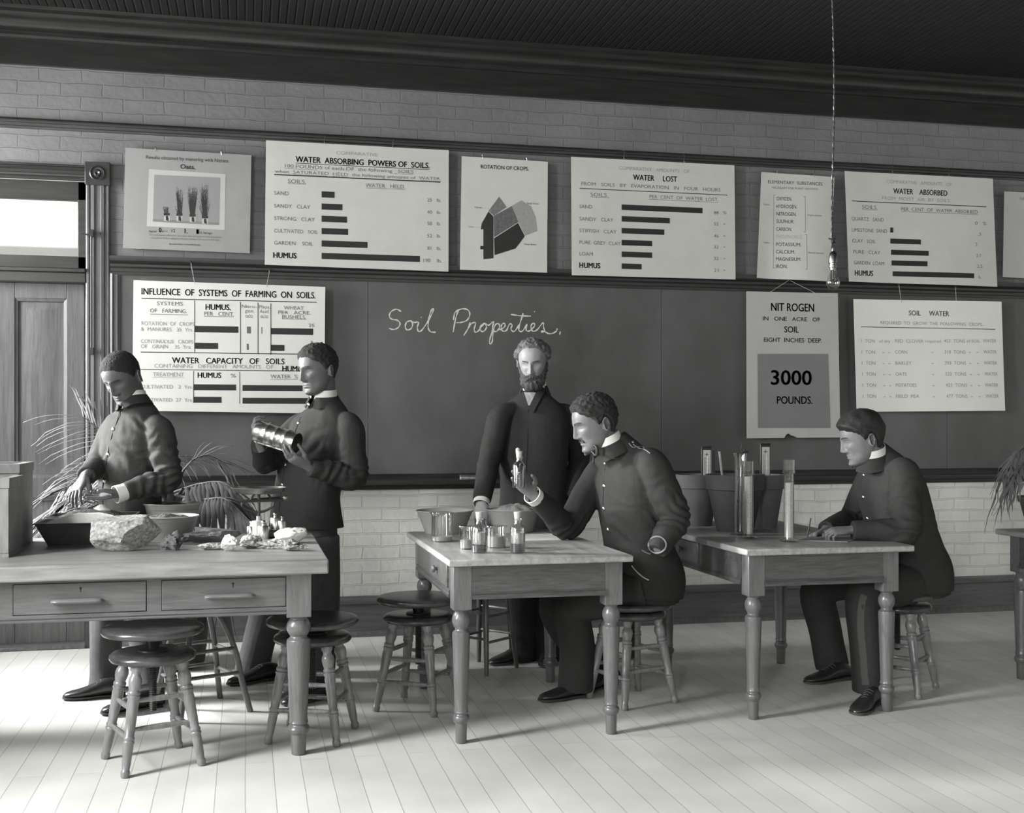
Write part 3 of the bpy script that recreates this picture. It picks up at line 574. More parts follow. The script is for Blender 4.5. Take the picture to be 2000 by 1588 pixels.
table('oak work table holding flower pots and glass cylinders, beside the writing student', 2.135, 2.955, 4.76, 6.22, .765, (2.205, 2.862), (4.845, 5.93), 'oak work tables', drawer=(5.38, 5.80))
table('oak work table cut off by the right edge, holding a palm', 3.83, 4.7, 4.30, 5.42, .765, (3.90, 4.63), (4.40, 5.30), 'oak work tables', ap=.58)
# laboratory bench
ZB = .785
bn = thing('laboratory_bench', 'long oak bench with two drawers, covered with rocks and basins', 'bench', (-.7, 5.2, 0))
BXL, BXR, BY0, BY1 = -1.95, .318, 4.64, 5.80
MB().box(BXL, BXR, BY0, BY1, ZB - .058, ZB).build('bench_top', mat('bench_top_wood', .24, .4, var=.3, scale=3, stretch=(1.2, 12, 12), spec=.5, bump=.0005, bscale=10), bn, bevel=.007)
lx, ly = (-1.85, .205), (4.735, 5.66)
for x in lx:
    for y in ly:
        mb = MB(); mb.lathe(leg_prof(1.27), 30, (x, y, 0)); mb.box(x - .048, x + .048, y - .048, y + .048, .552, ZB - .058); mb.build('leg', M_LEG, bn, bevel=.003)
yA = ly[0] - .040
for y in (ly[1] + .03,): MB().box(lx[0] + .04, lx[1] - .04, y - .012, y + .012, .57, ZB - .058).build('apron', M_BENCH, bn)
for x in lx: MB().box(x - .012, x + .012, ly[0] + .04, ly[1] - .04, .57, ZB - .058).build('apron', M_BENCH, bn)
xs = [lx[0] + .048]; Dx = [(at(26, 1150, yA).x, at(286, 1150, yA).x), (at(316, 1150, yA).x, at(558, 1150, yA).x)]
Dx.insert(0, (Dx[0][0] - .60, Dx[0][0] - .06))
dz0, dz1 = .597, .713
mb = MB(); mb.box(lx[0] + .04, lx[1] - .04, yA, yA + .02, dz1 + .002, ZB - .058); mb.box(lx[0] + .04, lx[1] - .04, yA, yA + .02, .566, dz0 - .002)
ed = [lx[0] + .04] + [q for a, b in Dx for q in (a - .002, b + .002)] + [lx[1] - .04]
for a, b in zip(ed[0::2], ed[1::2]): mb.box(a, b, yA, yA + .02, dz0 - .002, dz1 + .002)
mb.prism([Vector((lx[0] + .048, yA - p, z)) for p, z in ((0, .566), (.008, .567), (.01, .572), (.004, .577), (.008, .583), (0, .588))], (lx[1] - lx[0] - .096, 0, 0))
mb.build('front_rail', M_BENCH, bn)
for i, (a, b) in enumerate(Dx):
    d = MB().box(a, b, yA - .002, yA + .018, dz0, dz1).build('drawer', M_BENCH, bn, bevel=.003)
    xc = (a + b) / 2 - (.012 if i == 1 else -.02); zc = dz0 + .046
    mb = MB(); L_ = .095; R_ = .019; rings = []
    for k in range(13):
        tt = k / 12; cx = math.cos(math.pi * tt); x = xc + (L_ if abs(cx) < .999 else L_) * (-cx if True else 0)
        s_ = (max(0, 1 - (abs(cx)) ** 8)) ** .5
        rings.append([Vector((x, yA - .002 - max(0, q[0]) * (.35 + .65 * s_), zc + q[1] * (.35 + .65 * s_))) for q in ((0, .010), (.016, .013), (.027, .010), (.032, .002), (.026, -.006), (.014, -.008), (0, -.008))])
    mb.loft(rings); mb.build('handle', mat('handle_wood', .15, .3, var=.15, scale=6, stretch=(1, 10, 10), spec=.6), d, smooth=50)
    mb = MB(); kx = xc + .012; mb.lathe([(.0045, 0), (.0045, .001)], 12, (kx, yA - .0022, dz0 + .096), Matrix.Rotation(rad(90), 4, 'X')); mb.box(kx - .0018, kx + .0018, yA - .0032, yA - .002, dz0 + .080, dz0 + .096); mb.build('keyhole', M_INK, d)

# ------------------------------------------------------------------ revolving stools
def stool_proto():
    t = thing('revolving_stool', 'x', 'stool', (0, 0, 0), 'turned-leg revolving stools')
    MB().lathe([(.001, .53), (.06, .528), (.17, .532), (.187, .530), (.1935, .522), (.194, .514), (.188, .504), (.17, .499), (.05, .497), (.001, .497)], 40).build('seat', M_SEAT, t, smooth=60)
    mb = MB(); prof = []
    z = .20
    while z < .445: prof += [(.0125, z), (.0155, z + .004)]; z += .008
    mb.lathe([(.001, .197)] + prof + [(.013, .448), (.001, .449)], 16); mb.build('screw', M_IRON, t, smooth=60)
    MB().lathe([(.013, .445), (.055, .441), (.058, .435), (.02, .433)], 24).build('screw_plate', M_IRON, t)
    MB().lathe([(.001, .497), (.06, .494), (.065, .488), (.03, .482), (.018, .43), (.001, .43)], 24).build('seat_post', M_IRON, t)
    MB().lathe([(.012, .433), (.13, .436), (.152, .432), (.163, .422), (.164, .412), (.157, .402), (.14, .397), (.012, .397)], 40).build('base_disc', M_SEAT, t, smooth=60)
    prof = [(.013, 0), (.016, .004), (.0175, .018), (.0165, .024), (.014, .028), (.0165, .05), (.019, .105), (.0185, .12), (.0215, .125), (.0215, .131), (.0185, .134), (.021, .139), (.021, .145), (.0175, .150), (.0195, .20), (.0225, .27), (.0205, .285), (.0245, .290), (.0245, .296), (.0205, .299), (.0245, .304), (.0245, .311), (.0195, .317), (.024, .335), (.026, .35), (.0235, .365), (.0185, .372), (.018, .385), (.023, .39), (.023, .402)]
    foot = [Vector((.207 * math.cos(rad(45 + 90 * k)), .207 * math.sin(rad(45 + 90 * k)), 0)) for k in range(4)]
    top = [Vector((.120 * math.cos(rad(45 + 90 * k)), .120 * math.sin(rad(45 + 90 * k)), .40)) for k in range(4)]
    for a, b in zip(foot, top):
        q = (b - a).to_track_quat('Z', 'Y').to_matrix().to_4x4()
        MB().lathe(prof, 16, a, q).build('leg', M_STOOLLEG, t, smooth=50)
    for k in range(4):
        for f in ((.34, .60) if k % 2 else (.42, .68)):
            a = foot[k].lerp(top[k], f); b = foot[(k + 1) % 4].lerp(top[(k + 1) % 4], f)
            MB().tube([a.lerp(b, s) for s in (0, .2, .5, .8, 1)], [.007, .0095, .0115, .0095, .007], 10).build('stretcher', M_STOOLLEG, t)
    return t
proto = stool_proto(); first = True
def stool(label, x, y, ang, zup):
    global first
    o = proto if first else copy_tree(proto); first = False
    o.location = (x, y, 0); o.rotation_euler.z = rad(ang); o['label'] = label
    for c in o.children:
        if c.name.startswith('seat'): c.location.z = zup - .53
    return o
def ang_of(cx, cy, px, py): return math.degrees(math.atan2(py - cy, px - cx)) - 45
stool('wooden revolving stool in front of the bench, nearest the bottom left corner', -.352, 4.748, ang_of(-.352, 4.748, -.44, 4.557), .53)
stool('wooden revolving stool behind the right front leg of the laboratory bench', .275, 4.995, ang_of(.275, 4.995, .36, 4.812), .500)
stool('dark revolving stool standing empty to the left of the middle table', .782, 5.397, ang_of(.782, 5.397, .821, 5.202), .515)
stool('revolving stool under the student who holds up a small bottle', 1.79, 5.30, ang_of(1.79, 5.30, 1.70, 5.127), .475)
stool('revolving stool under the student writing at the right-hand table', 3.14, 5.215, ang_of(3.14, 5.215, 3.129, 5.038), .49)
# plain taller stool behind the middle table
t = thing('wooden_stool', 'slender plain-legged stool in shadow behind the middle table', 'stool', (1.22, 6.14, 0))
c0 = Vector((1.24, 6.16, 0))
MB().lathe([(.001, .62), (.15, .622), (.165, .612), (.16, .592), (.001, .59)], 32, c0).build('seat', M_SEAT, t, smooth=60)
F_ = [c0 + Vector((.185 * math.cos(rad(a)), .185 * math.sin(rad(a)), 0)) for a in (85, 175, 265, -5)]; T_ = [c0 + (f - c0) * .62 + Vector((0, 0, .6)) for f in F_]
for a, b in zip(F_, T_): MB().tube([a.lerp(b, s) for s in (0, .1, .5, .8, 1)], [.011, .013, .016, .016, .012], 12).build('leg', M_STOOL, t)
for k in range(4):
    for f in (.28, .5, .72):
        MB().tube([F_[k].lerp(T_[k], f + .03 * (k % 2)), F_[(k + 1) % 4].lerp(T_[(k + 1) % 4], f + .03 * (k % 2))], .0075, 8).build('stretcher', M_STOOL, t)
# bentwood stool behind the first stool
bc = Vector((-.20, 5.56, 0))
t = thing('bentwood_stool', 'dark stool with curved bent legs half hidden behind the nearest stool', 'stool', tuple(bc))
MB().lathe([(.001, .50), (.14, .502), (.158, .494), (.155, .475), (.001, .472)], 32, bc).build('seat', M_SEAT, t, smooth=60)
for k in range(4):
    a = rad(-20 + 90 * k); dv = Vector((math.cos(a), math.sin(a), 0))
    pts = vspline([bc + dv * r + Vector((0, 0, z)) for r, z in ((.06, .465), (.11, .40), (.165, .27), (.195, .14), (.235, .0))], 6)
    MB().tube(pts, .0135, 10).build('leg', M_STOOL, t)
    b = rad(-20 + 90 * (k + 1)); dw = Vector((math.cos(b), math.sin(b), 0))
    for r, z in ((.19, .16), (.165, .27)): MB().tube([bc + dv * r + Vector((0, 0, z + .02 * (k % 2))), bc + dw * r + Vector((0, 0, z + .02 * (k % 2)))], .009, 8).build('stretcher', M_STOOL, t)

# ================================================================== THINGS ON THE BENCH
M_CRATE = mat('rough_pine', .26, .7, var=.2, scale=4, stretch=(10, 2, 2), bump=.0006)
M_CRATEIN = M_CRATE
def crate(label, x0, x1, y0, y1, z0, h, lip=.03):
    t = thing('wooden_crate', label, 'crate', ((x0 + x1) / 2, (y0 + y1) / 2, z0), 'wooden crates on the bench'); w_ = .016
    MB().box(x0, x1, y0, y1, z0, z0 + w_).build('bottom_board', M_CRATE, t)
    for n, q in (('side_board', (x0, x1, y0, y0 + w_)), ('side_board', (x0, x1, y1 - w_, y1)), ('end_board', (x0, x0 + w_, y0 + w_, y1 - w_)), ('end_board', (x1 - w_, x1, y0 + w_, y1 - w_))):
        MB().box(*q, z0 + w_, z0 + h - .04).build(n, M_CRATE, t, bevel=.002)
    mb = MB()
    for q in ((x0 - .004, x1 + .004, y0 - .004, y0 + lip), (x0 - .004, x1 + .004, y1 - lip, y1 + .004), (x0 - .004, x0 + lip, y0 + lip, y1 - lip), (x1 - lip, x1 + .004, y0 + lip, y1 - lip)): mb.box(*q, z0 + h - .04, z0 + h)
    mb.build('rim_frame', M_CRATE, t, bevel=.002)
    return t
k0 = fl(17, 1089, ZB)
crate('pale wooden crate on the bench, front one of two at the left edge', k0.x - .36, k0.x, k0.y, k0.y + .30, ZB, .315)
crate('pale wooden crate on the bench, rear one of two at the left edge', k0.x - .40, k0.x - .02, k0.y + .33, k0.y + .66, ZB, .36)
M_TIN = mat('dark_tin', .09, .35, spec=.6, var=.2, scale=6); M_ENAM = mat('grey_enamel', .33, .3, spec=.6); M_SANDW = mat('white_sand', .78, .9, bump=.004, bscale=80, spec=.1); M_SOIL = mat('garden_soil', .10, .95, var=.5, scale=40, bump=.02, bscale=40, spec=.1); M_SAND = mat('grey_sand', .30, .95, var=.15, scale=50, bump=.004, bscale=120, spec=.1)
def mound(name, c, rx, ry, h, m, parent, z0, nz=.006, seg=28, square=2.):
    mb = MB(); rings = []
    for i in range(9):
        q = 1 - i / 8; ring = []
        for j in range(seg):
            a = 2 * math.pi * j / seg; ca, sa = math.cos(a), math.sin(a); k = (abs(ca) ** square + abs(sa) ** square) ** (-1 / square)
            x, y = c[0] + rx * q * k * ca, c[1] + ry * q * k * sa
            ring.append(Vector((x, y, z0 + h * (1 - q * q) + (nz * noise.noise(Vector((x * 25, y * 25, h * 9))) if i else 0))))
        rings.append(ring)
    mb.loft(rings, True); return mb.build(name, m, parent, smooth=60)
def rect_pan(name, label, cx, cy, w_, d_, h, m, z0=ZB, fill=None, fh=.03):
    t = thing(name, label, 'pan', (cx, cy, z0)); mb = MB(); rings = []
    def R(s, z): return [Vector((cx + sx * (w_ / 2 + s), cy + sy * (d_ / 2 + s), z0 + z)) for sx, sy in ((-1, -1), (1, -1), (1, 1), (-1, 1))]
    mb.loft([R(-.045, 0), R(0, h), R(.010, h + .001), R(.010, h + .005), R(-.002, h + .005), R(-.044, .004)]); mb.build('pan_body', m, t, bevel=.004)
    if fill: mound(fill[0], (cx, cy), w_ / 2 - .008, d_ / 2 - .008, fh, fill[1], t, z0 + h - .016, nz=.006, square=6)
    return t
p = fl(150, 1066, ZB)
rect_pan('baking_pan', 'dark tin baking pan filled with white sand beside the granite block', p.x + .03, p.y + .12, .40, .26, .095, M_TIN, fill=('sand', M_SANDW), fh=.055)
t = rect_pan('baking_pan', 'dark shallow pan heaped with soil behind the white sand pan', p.x + .02, p.y + .42, .38, .25, .10, M_TIN, fill=('soil', mat('dark_soil', .06, .95, bump=.01, bscale=50, spec=.1)), fh=.045)
mound('sand', (p.x + .055, p.y + .42), .055, .055, .05, M_SANDW, t, ZB + .10, nz=.004)
def basin(label, c, r, h, z0, m, fill, fillh, fm, name='basin', rb=.68):
    t = thing(name, label, 'basin', (c[0], c[1], z0))
    MB().lathe([(.001, 0), (r * rb, 0), (r * rb + .004, .004), (r * .97, h - .004), (r, h - .002), (r + .004, h + .002), (r, h + .005), (r * .96, h), (r * rb, .007), (.001, .007)], 44, (c[0], c[1], z0)).build('bowl', m, t, smooth=50)
    mound(fill, c, r * .93, r * .93, fillh, fm, t, z0 + h * .80, nz=.014, seg=40)
    return t
p = fl(325, 1062, ZB); basin('enamel basin of dark soil behind the small rocks, front of two', (p.x, p.y + .115), .136, .112, ZB, M_ENAM, 'soil', .035, M_SOIL)
p = fl(334, 1040, ZB); basin('enamel basin of dark soil, rear of two beside the student in front of the palm', (p.x, p.y + .075), .140, .135, ZB, M_ENAM, 'soil', .03, M_SOIL)
# rocks
def rock(label, box, m, yd=None, flat=.75, seed=1, rough=.10, planes=10, name='rock_sample', z0=ZB, tilt=0, keep=.82, fine=.02):
    x0, y0, x1, y1 = box; cx = (x0 + x1) / 2
    b = fl(cx, y1 - 2, z0); k = m_per_px(b); w_ = (x1 - x0) * k; h = (y1 - y0) * k * .97; d_ = w_ * flat
    import bmesh
    bm = bmesh.new(); bmesh.ops.create_icosphere(bm, subdivisions=5, radius=1); rnd = random.Random(seed)
    pl = [(Vector((rnd.gauss(0, 1), rnd.gauss(0, 1), rnd.gauss(0, .8))).normalized(), rnd.uniform(keep - .12, keep + .08)) for _ in range(planes)]
    for v in bm.verts:
        q = v.co.copy(); r_ = 1 + rough * 2 * noise.noise(q * 1.6 + Vector((seed, 0, 0))) + rough * noise.noise(q * 4 + Vector((0, seed, 0)))
        q *= r_
        for n_, dd in pl:
            e = q.dot(n_) - dd
            if e > 0: q -= n_ * e * .92
        q *= 1 + fine * noise.noise(q * 12) + fine * .6 * noise.noise(q * 25)
        v.co = q
    vs = np.array([v.co for v in bm.verts]); mn, mx = vs.min(0), vs.max(0)
    vs = (vs - (mn + mx) / 2) / (mx - mn) * np.array([w_, d_, h]); vs[:, 2] = np.maximum(vs[:, 2], -h / 2 + .004)
    o = MB(); cy = b.y + d_ / 2 * .8
    o.add([Vector((cx_, y_, z_)) + Vector((b.x, cy, z0 + h / 2 - .003)) for cx_, y_, z_ in vs], [tuple(l.index for l in f.verts) for f in bm.faces]); bm.free()
    ob = o.build(name, m, None, smooth=30)
    me = ob.data; L0 = Vector((b.x, cy, z0)); me.transform(Matrix.Translation(-L0)); ob.location = L0
    return tag(ob, label, 'rock', 'mineral samples on the bench')
M_GRAN = mat('granite', .34, .85, var=.55, scale=70, bump=.006, bscale=60, spec=.2); M_RKD = mat('dark_ore', .10, .7, var=.6, scale=40, bump=.008, bscale=50); M_RKG = mat('grey_shale', .13, .75, var=.35, scale=24, bump=.006, bscale=40); M_RKW = mat('white_quartz', .72, .5, var=.08, scale=12, bump=.004, bscale=30, spec=.5); M_RKS = mat('speckled_ore', .35, .6, var=.7, scale=55, bump=.012, bscale=70)
rock('large rough granite block, the biggest rock on the bench', (177, 1006, 311, 1081), M_GRAN, flat=.62, seed=5, rough=.10, planes=12, keep=.74, fine=.012, name='granite_block')
rock('small dark jagged ore lump just right of the granite block', (309, 1036, 358, 1078), M_RKD, seed=11, rough=.34, fine=.07, planes=5)
rock('long low grey slab of rock behind the small pale pieces', (356, 1030, 471, 1066), M_RKG, seed=8, flat=.5, rough=.2, planes=9, keep=.75)
rock('thin flat pale chip lying in front of the long grey slab', (386, 1061, 440, 1077), M_RKS, seed=21, flat=.6, rough=.15, planes=9)
rock('small bright white upright lump between flat chip and banded stone', (431, 1044, 469, 1079), M_RKW, seed=13, rough=.22, planes=9, fine=.03)
rock('banded dark and pale stone in front of the scale base', (468, 1044, 513, 1074), M_RKS, seed=17, rough=.16, planes=7)
rock('low speckled ore fragment left of the crusted cluster', (500, 1053, 562, 1075), M_RKS, seed=31, rough=.3, fine=.07, flat=.6, planes=4)
rock('crusted ore cluster nearest the right end of the bench', (538, 1053, 606, 1079), M_RKS, seed=37, rough=.36, fine=.10, flat=.6, planes=3)
rock('white blocky mineral resting behind the crusted ore cluster', (536, 1031, 601, 1064), M_RKW, seed=41, rough=.13, planes=9, keep=.78, flat=.7, fine=.035)
# spring balance scale
sc_b = fl(506, 1052, ZB); sk = m_per_px(sc_b)
def SZ(y): return ZB + (1052 - y) * sk
t = thing('kitchen_scale', 'metal counter scale with a round dish and brass weights', 'scale', (sc_b.x, sc_b.y + .05, ZB)); cx, cy = sc_b.x, sc_b.y + .05
MB().lathe([(.05 * sk / sk, 0), (.05, .01), (.042, .014), (.038, .02), (.038, .07), (.034, .078), (.012, .082), (.012, .1)], 28, (cx, cy, ZB)).build('base', mat('painted_cast_iron', .33, .35, spec=.6), t)
mb = MB(); mb.box(cx - .012, cx + .16, cy - .03, cy + .05, ZB, ZB + .035); mb.build('base_plate', M_IRON, t, bevel=.004)
zy = SZ(985); zt_ = SZ(966)
mb = MB(); mb.tube([(cx, cy, ZB + .08), (cx, cy, zt_)], .007, 8)
mb.tube(vspline([(cx - .075, cy, SZ(978)), (cx - .07, cy, SZ(992)), (cx, cy, SZ(1002)), (cx + .06, cy, SZ(992)), (cx + .07, cy, SZ(978))], 6), .006, 8)
mb.tube([(cx - .085, cy, SZ(980)), (cx + .11, cy, SZ(978))], .008, 8); mb.tube([(cx - .05, cy + .03, SZ(978)), (cx + .1, cy + .03, SZ(975))], .006, 8); mb.tube([(cx - .04, cy, SZ(978)), (cx - .02, cy, zt_)], .005, 8); mb.tube([(cx + .06, cy, SZ(978)), (cx + .04, cy, zt_)], .005, 8)
mb.build('beam', M_IRON, t)
rp = 52.5 * sk * 1.02; MB().lathe([(.001, zt_), (rp * .6, zt_ + .001), (rp * .9, zt_ + .010), (rp, zt_ + .028), (rp + .003, zt_ + .030), (rp - .004, zt_ + .031), (rp * .86, zt_ + .015), (rp * .55, zt_ + .006), (.001, zt_ + .005)], 44, (cx, cy, 0)).build('dish', mat('dish_tin', .45, .3, metal=1.), t, smooth=50)
mb = MB(); mb.ball((cx + .12, cy, SZ(974)), .014); mb.build('poise', M_BRASS, t)
for dx, dy, rr, hh, nm in ((.02, -.06, .027, .055, 'large'), (-.035, .0, .022, .05, 'tall'), (.075, .03, .024, .05, 'small'), (.105, -.03, .02, .04, 'far')):
    q = (cx + dx, cy + dy, ZB + (.035 if nm in ('small', 'far') else 0))
    lab = {'large': 'brass weight standing in front of the scale post', 'tall': 'tall pale weight at the left of the scale base', 'small': 'small brass weight on the rear of the scale plate', 'far': 'smallest brass weight at the right end of the scale plate'}[nm]
    o = thing('brass_weight', lab, 'weight', q, 'weights on the scale')
    MB().lathe([(.001, 0), (rr, 0), (rr, hh), (rr * .9, hh + .004), (rr * .35, hh + .006), (rr * .3, hh + .014)], 24, q).build('weight_body', M_STEEL if nm == 'tall' else M_BRASS, o); MB().ball((q[0], q[1], q[2] + hh + .02), rr * .4).build('knob', M_BRASS, o)

# ================================================================== THINGS ON THE MIDDLE TABLE
ZT = .765
M_WATER = mat('cloudy_water', .55, .3, spec=.5); M_SED = mat('dark_sediment', .07, .8, var=.4, scale=120); M_CORK = mat('cork', .42, .8, var=.2, scale=90); M_GLASSE = glass_mat('bright_glass', .06, .75, .95)
M_LIQ = mat('cloudy_liquid', .40, .25, spec=.5, var=.1, scale=30)
p = fl(875, 1045, ZT); basin('wide grey metal basin at the left rear of the middle table', (p.x, p.y + .096), .143, .112, ZT, M_ENAM, 'soil', .01, M_SAND, rb=.66)
p = fl(1009, 1042, ZT); basin('metal basin heaped with grey sand beside the raised forearm', (p.x + .005, p.y + .098), .138, .112, ZT, M_ENAM, 'sand', .055, M_SAND, rb=.70)
def beaker(label, px, py, wpx, hpx, fillf, flare=.08, name='beaker'):
    b = fl(px, py, ZT); k = m_per_px(b); r = wpx * k / 2; h = hpx * k; c = (b.x, b.y + r * .3, ZT)
    t = thing(name, label, 'beaker', c, 'glass beakers on the middle table')
    MB().lathe([(.001, .001), (r * .97, .001), (r, .005), (r, h * .9), (r * (1 + flare * .6), h * .975), (r * (1 + flare * 1.6), h), (r * (1 + flare * 1.5), h + .002), (r * (1 + flare * .4), h * .975), (r - .002, h * .9), (r - .002, .006), (.001, .005)], 32, c).build('glass_body', M_GLASSE, t, smooth=60)
    if fillf: MB().lathe([(.001, .006), (r - .003, .006), (r - .003, h * fillf), (.001, h * fillf)], 32, c).build('liquid', M_LIQ, t)
    return t
beaker('tallest glass beaker at the left, in front of the grey basin', 864, 1058, 42, 56, .18)
beaker('small flared beaker left of the corked bottle with dark sediment', 912, 1073, 28, 45, .42, .14)
beaker('flared beaker of cloudy water between the two corked bottles', 970, 1070, 38, 42, .55, .10)
def bottle(label, px, py, wpx, hpx, M=None, sed=.2, c=None, k=None, name='corked_bottle', liqf=.5, liqm=None, knob=False):
    if c is None: b = fl(px, py, ZT); k = m_per_px(b); c = Vector((b.x, b.y + wpx * k * .15, ZT))
    r = wpx * k / 2; H = hpx * k; sh = H * .60
    t = thing(name, label, 'bottle', tuple(c))
    rot = M
    MB().lathe([(.001, .001), (r * .96, .001), (r, .004), (r, sh), (r * .85, sh + H * .05), (r * .52, sh + H * .10), (r * .46, sh + H * .14), (r * .46, sh + H * .20), (r * .56, sh + H * .215), (r * .56, sh + H * .24), (r * .40, sh + H * .24), (r * .40, sh + H * .12), (r * .8, sh + H * .04), (r - .002, sh - .002), (r - .002, .006), (.001, .006)], 28, c, rot).build('glass_body', M_GLASSE, t, smooth=60)
    MB().lathe([(.001, H * .79), (r * .38, H * .79), (r * .50, H * .99), (r * .48, H), (.001, H)], 20, c, rot).build('cork', M_CORK, t)
    if sed: MB().lathe([(.001, .006), (r - .003, .006), (r - .003, H * sed), (.001, H * sed)], 24, c, rot).build('sediment', M_SED, t)
    MB().lathe([(.001, H * sed + .0065), (r - .003, H * sed + .0065), (r - .003, H * liqf), (.001, H * liqf)], 24, c, rot).build('liquid', liqm or M_LIQ, t)
    if knob: MB().ball(Vector(c) + (rot or Matrix()).to_3x3() @ Vector((-r * .2, 0, H * 1.03)), r * .34).build('stopper_knob', M_CORK, t)
    return t
bottle('corked glass bottle with dark sediment, left of two on the middle table', 937, 1080, 30, 80, sed=.18)
bottle('corked glass bottle with dark sediment, right of two on the middle table', 1012, 1080, 30, 80, sed=.2)
a, b, c_, d_ = [fl(*q, ZT) for q in ((1010, 1057), (1122, 1054), (1100, 1043), (1020, 1046))]
ob = MB(); ob.prism([a, b, c_, d_], (0, 0, .006)); o = ob.build('writing_pad', M_PAPER, None, bevel=.001); tag(o, 'white paper pad lying on the table by the raised elbow', 'paper')
b = fl(995, 1057, ZT); t = thing('glass_dish', 'tiny glass dish beside the right corked bottle', 'dish', tuple(b)); MB().lathe([(.001, 0), (.016, 0), (.02, .018), (.018, .018), (.014, .003), (.001, .003)], 20, b).build('bowl', M_GLASSE, t)
b = fl(900, 1046, ZT); 
# ================================================================== THINGS ON THE RIGHT TABLE
M_POT = mat('terracotta', .075, .8, var=.15, scale=12, bump=.001, bscale=60); M_POT2 = mat('dusty_terracotta', .12, .8, var=.15, scale=12, bump=.001, bscale=60)
def pot(label, px, rimy, boty, wpx, yadd, m=M_POT):
    b = fl(px, boty, ZT); k = m_per_px(b); c = Vector((b.x, b.y + yadd, ZT)); k = m_per_px(c); r = wpx * k / 2; H = (boty - rimy) * k * 1.0; rh = H * .27
    t = thing('flower_pot', label, 'flower pot', tuple(c), 'clay flower pots')
    MB().lathe([(.001, 0), (r * .60, 0), (r * .62, .004), (r * .90, H - rh), (r * .90, H - rh - .001), (r * .96, H - rh + .002), (r * .99, H - .006), (r, H - .002), (r * .97, H), (r * .91, H - .002), (r * .86, H - .03), (.001, H - .03)], 44, c).build('pot_body', m, t, smooth=40)
    mound('soil', c, r * .86, r * .86, .018, M_SOIL, t, ZT + H - .032, nz=.008)
    return c, r, H
c1, r1, H1 = pot('left clay flower pot holding a soil thermometer', 1371, 928, 1028, 88, .06)
c2, r2, H2 = pot('large dark clay flower pot behind the tall glass cylinders', 1462, 932, 1043, 116, .165)
c3, r3, H3 = pot('pale clay flower pot hidden at the rear of the table', 1492, 927, 1030, 84, .01, M_POT2)
M_THFR = mat('thermometer_case', .03, .4, spec=.5); M_SCALE = mat('ivory_scale', .55, .5)
def thermo(label, c, px, topy, wpx, z0, yy):
    tp = at(px, topy, yy); k = m_per_px(tp); w_ = wpx * k / 2
    t = thing('soil_thermometer', label, 'thermometer', (tp.x, yy, z0), 'soil thermometers')
    mb = MB(); mb.box(tp.x - w_, tp.x + w_, yy, yy + .014, z0, tp.z); mb.box(tp.x - w_ * 1.05, tp.x + w_ * 1.05, yy - .004, yy + .016, tp.z, tp.z + .006); mb.build('case', M_THFR, t, bevel=.002)
    pl = MB().box(tp.x - w_ * .70, tp.x + w_ * .82, yy - .0015, yy - .0004, z0 + .01, tp.z - .014).build('scale_plate', M_SCALE, t)
    mb = MB(); n = 22
    for i in range(n): zz = z0 + .02 + (tp.z - .05 - z0 - .02) * i / n; mb.box(tp.x - w_ * .55, tp.x - w_ * (.15 if i % 5 else -.05), yy - .0022, yy - .0016, zz, zz + .0014)
    mb.box(tp.x - w_ * .4, tp.x + w_ * .4, yy - .0022, yy - .0016, tp.z - .04, tp.z - .037); mb.box(tp.x - w_ * .05, tp.x + w_ * .05, yy - .0022, yy - .0016, tp.z - .046, tp.z - .028); mb.build('graduations', M_INK, pl)
    MB().tube([(tp.x + w_ * .25, yy - .003, z0 + .012), (tp.x + w_ * .25, yy - .003, tp.z - .05)], .002, 8).build('glass_tube', M_STEEL, t)
    MB().tube([(tp.x + .011 * math.cos(rad(a_)), yy + .008, tp.z + .012 + .013 * math.sin(rad(a_))) for a_ in range(-60, 250, 20)], .0012, 6).build('hanging_ring', M_IRON, t)
thermo('soil thermometer standing in the left flower pot', c1, 1380, 874, 20, ZT + H1 - .02, c1.y - .02)
thermo('soil thermometer standing in the rear flower pot', c3, 1495, 868, 21, ZT + H3 - .03, c3.y + .01)
tp = at(1392, 880, c1.y + .01); o = MB().box(tp.x - .009, tp.x + .012, c1.y + .004, c1.y + .010, ZT + H1 - .02, tp.z).build('plant_label', mat('weathered_wood', .10, .8, var=.2, scale=8, stretch=(8, 8, 1)), None, bevel=.001); tag(o, 'thin grey wooden slat beside the thermometer in the left pot', 'wooden slat')
a = at(1412, 935, c2.y - .03); b = at(1405, 882, c2.y - .03); o = MB().tube([a - Vector((0, 0, .02)), b], .006, 8).build('wooden_stick', M_CORK, None); tag(o, 'pale stick leaning up out of the large dark pot', 'stick')
def cyl(label, px, topy, boty, wpx, head, fillm, fillf, spout=False, sx=1.):
    b = fl(px, boty, ZT); k = m_per_px(b); c = Vector((b.x, b.y, ZT)); r = wpx * k / 2; H = (boty - topy) * k
    t = thing('glass_cylinder', label, 'glass cylinder', tuple(c), 'tall glass cylinders')
    prof = [(.001, .001), (r * 1.75, .001), (r * 1.8, .004), (r * 1.6, .008), (r * 1.05, .013), (r, .02)]
    if head: prof += [(r, H - head), (r * 1.28, H - head + .003), (r * 1.28, H), (r * 1.2, H), (r * 1.2, H - head + .006), (r - .0025, H - head + .002)]
    else: prof += [(r, H - .02), (r * 1.15, H - .004), (r * 1.25, H), (r * 1.1, H - .002), (r - .0025, H - .022)]
    MB().lathe(prof + [(r - .0025, .02), (.001, .018)], 30, c).build('glass_body', M_GLASSE, t, smooth=50)
    MB().lathe([(.001, .021), (r - .003, .021), (r - .003, H * fillf), (.001, H * fillf)], 26, c).build('contents', fillm, t)
    if spout:
        for dx in (-.008, .004): MB().tube([(c.x + dx, c.y, H * fillf + ZT - .02), (c.x + dx, c.y, ZT + H * .93)], .0035, 8).build('inner_tube', M_GLASSE, t)
    return c, H, r
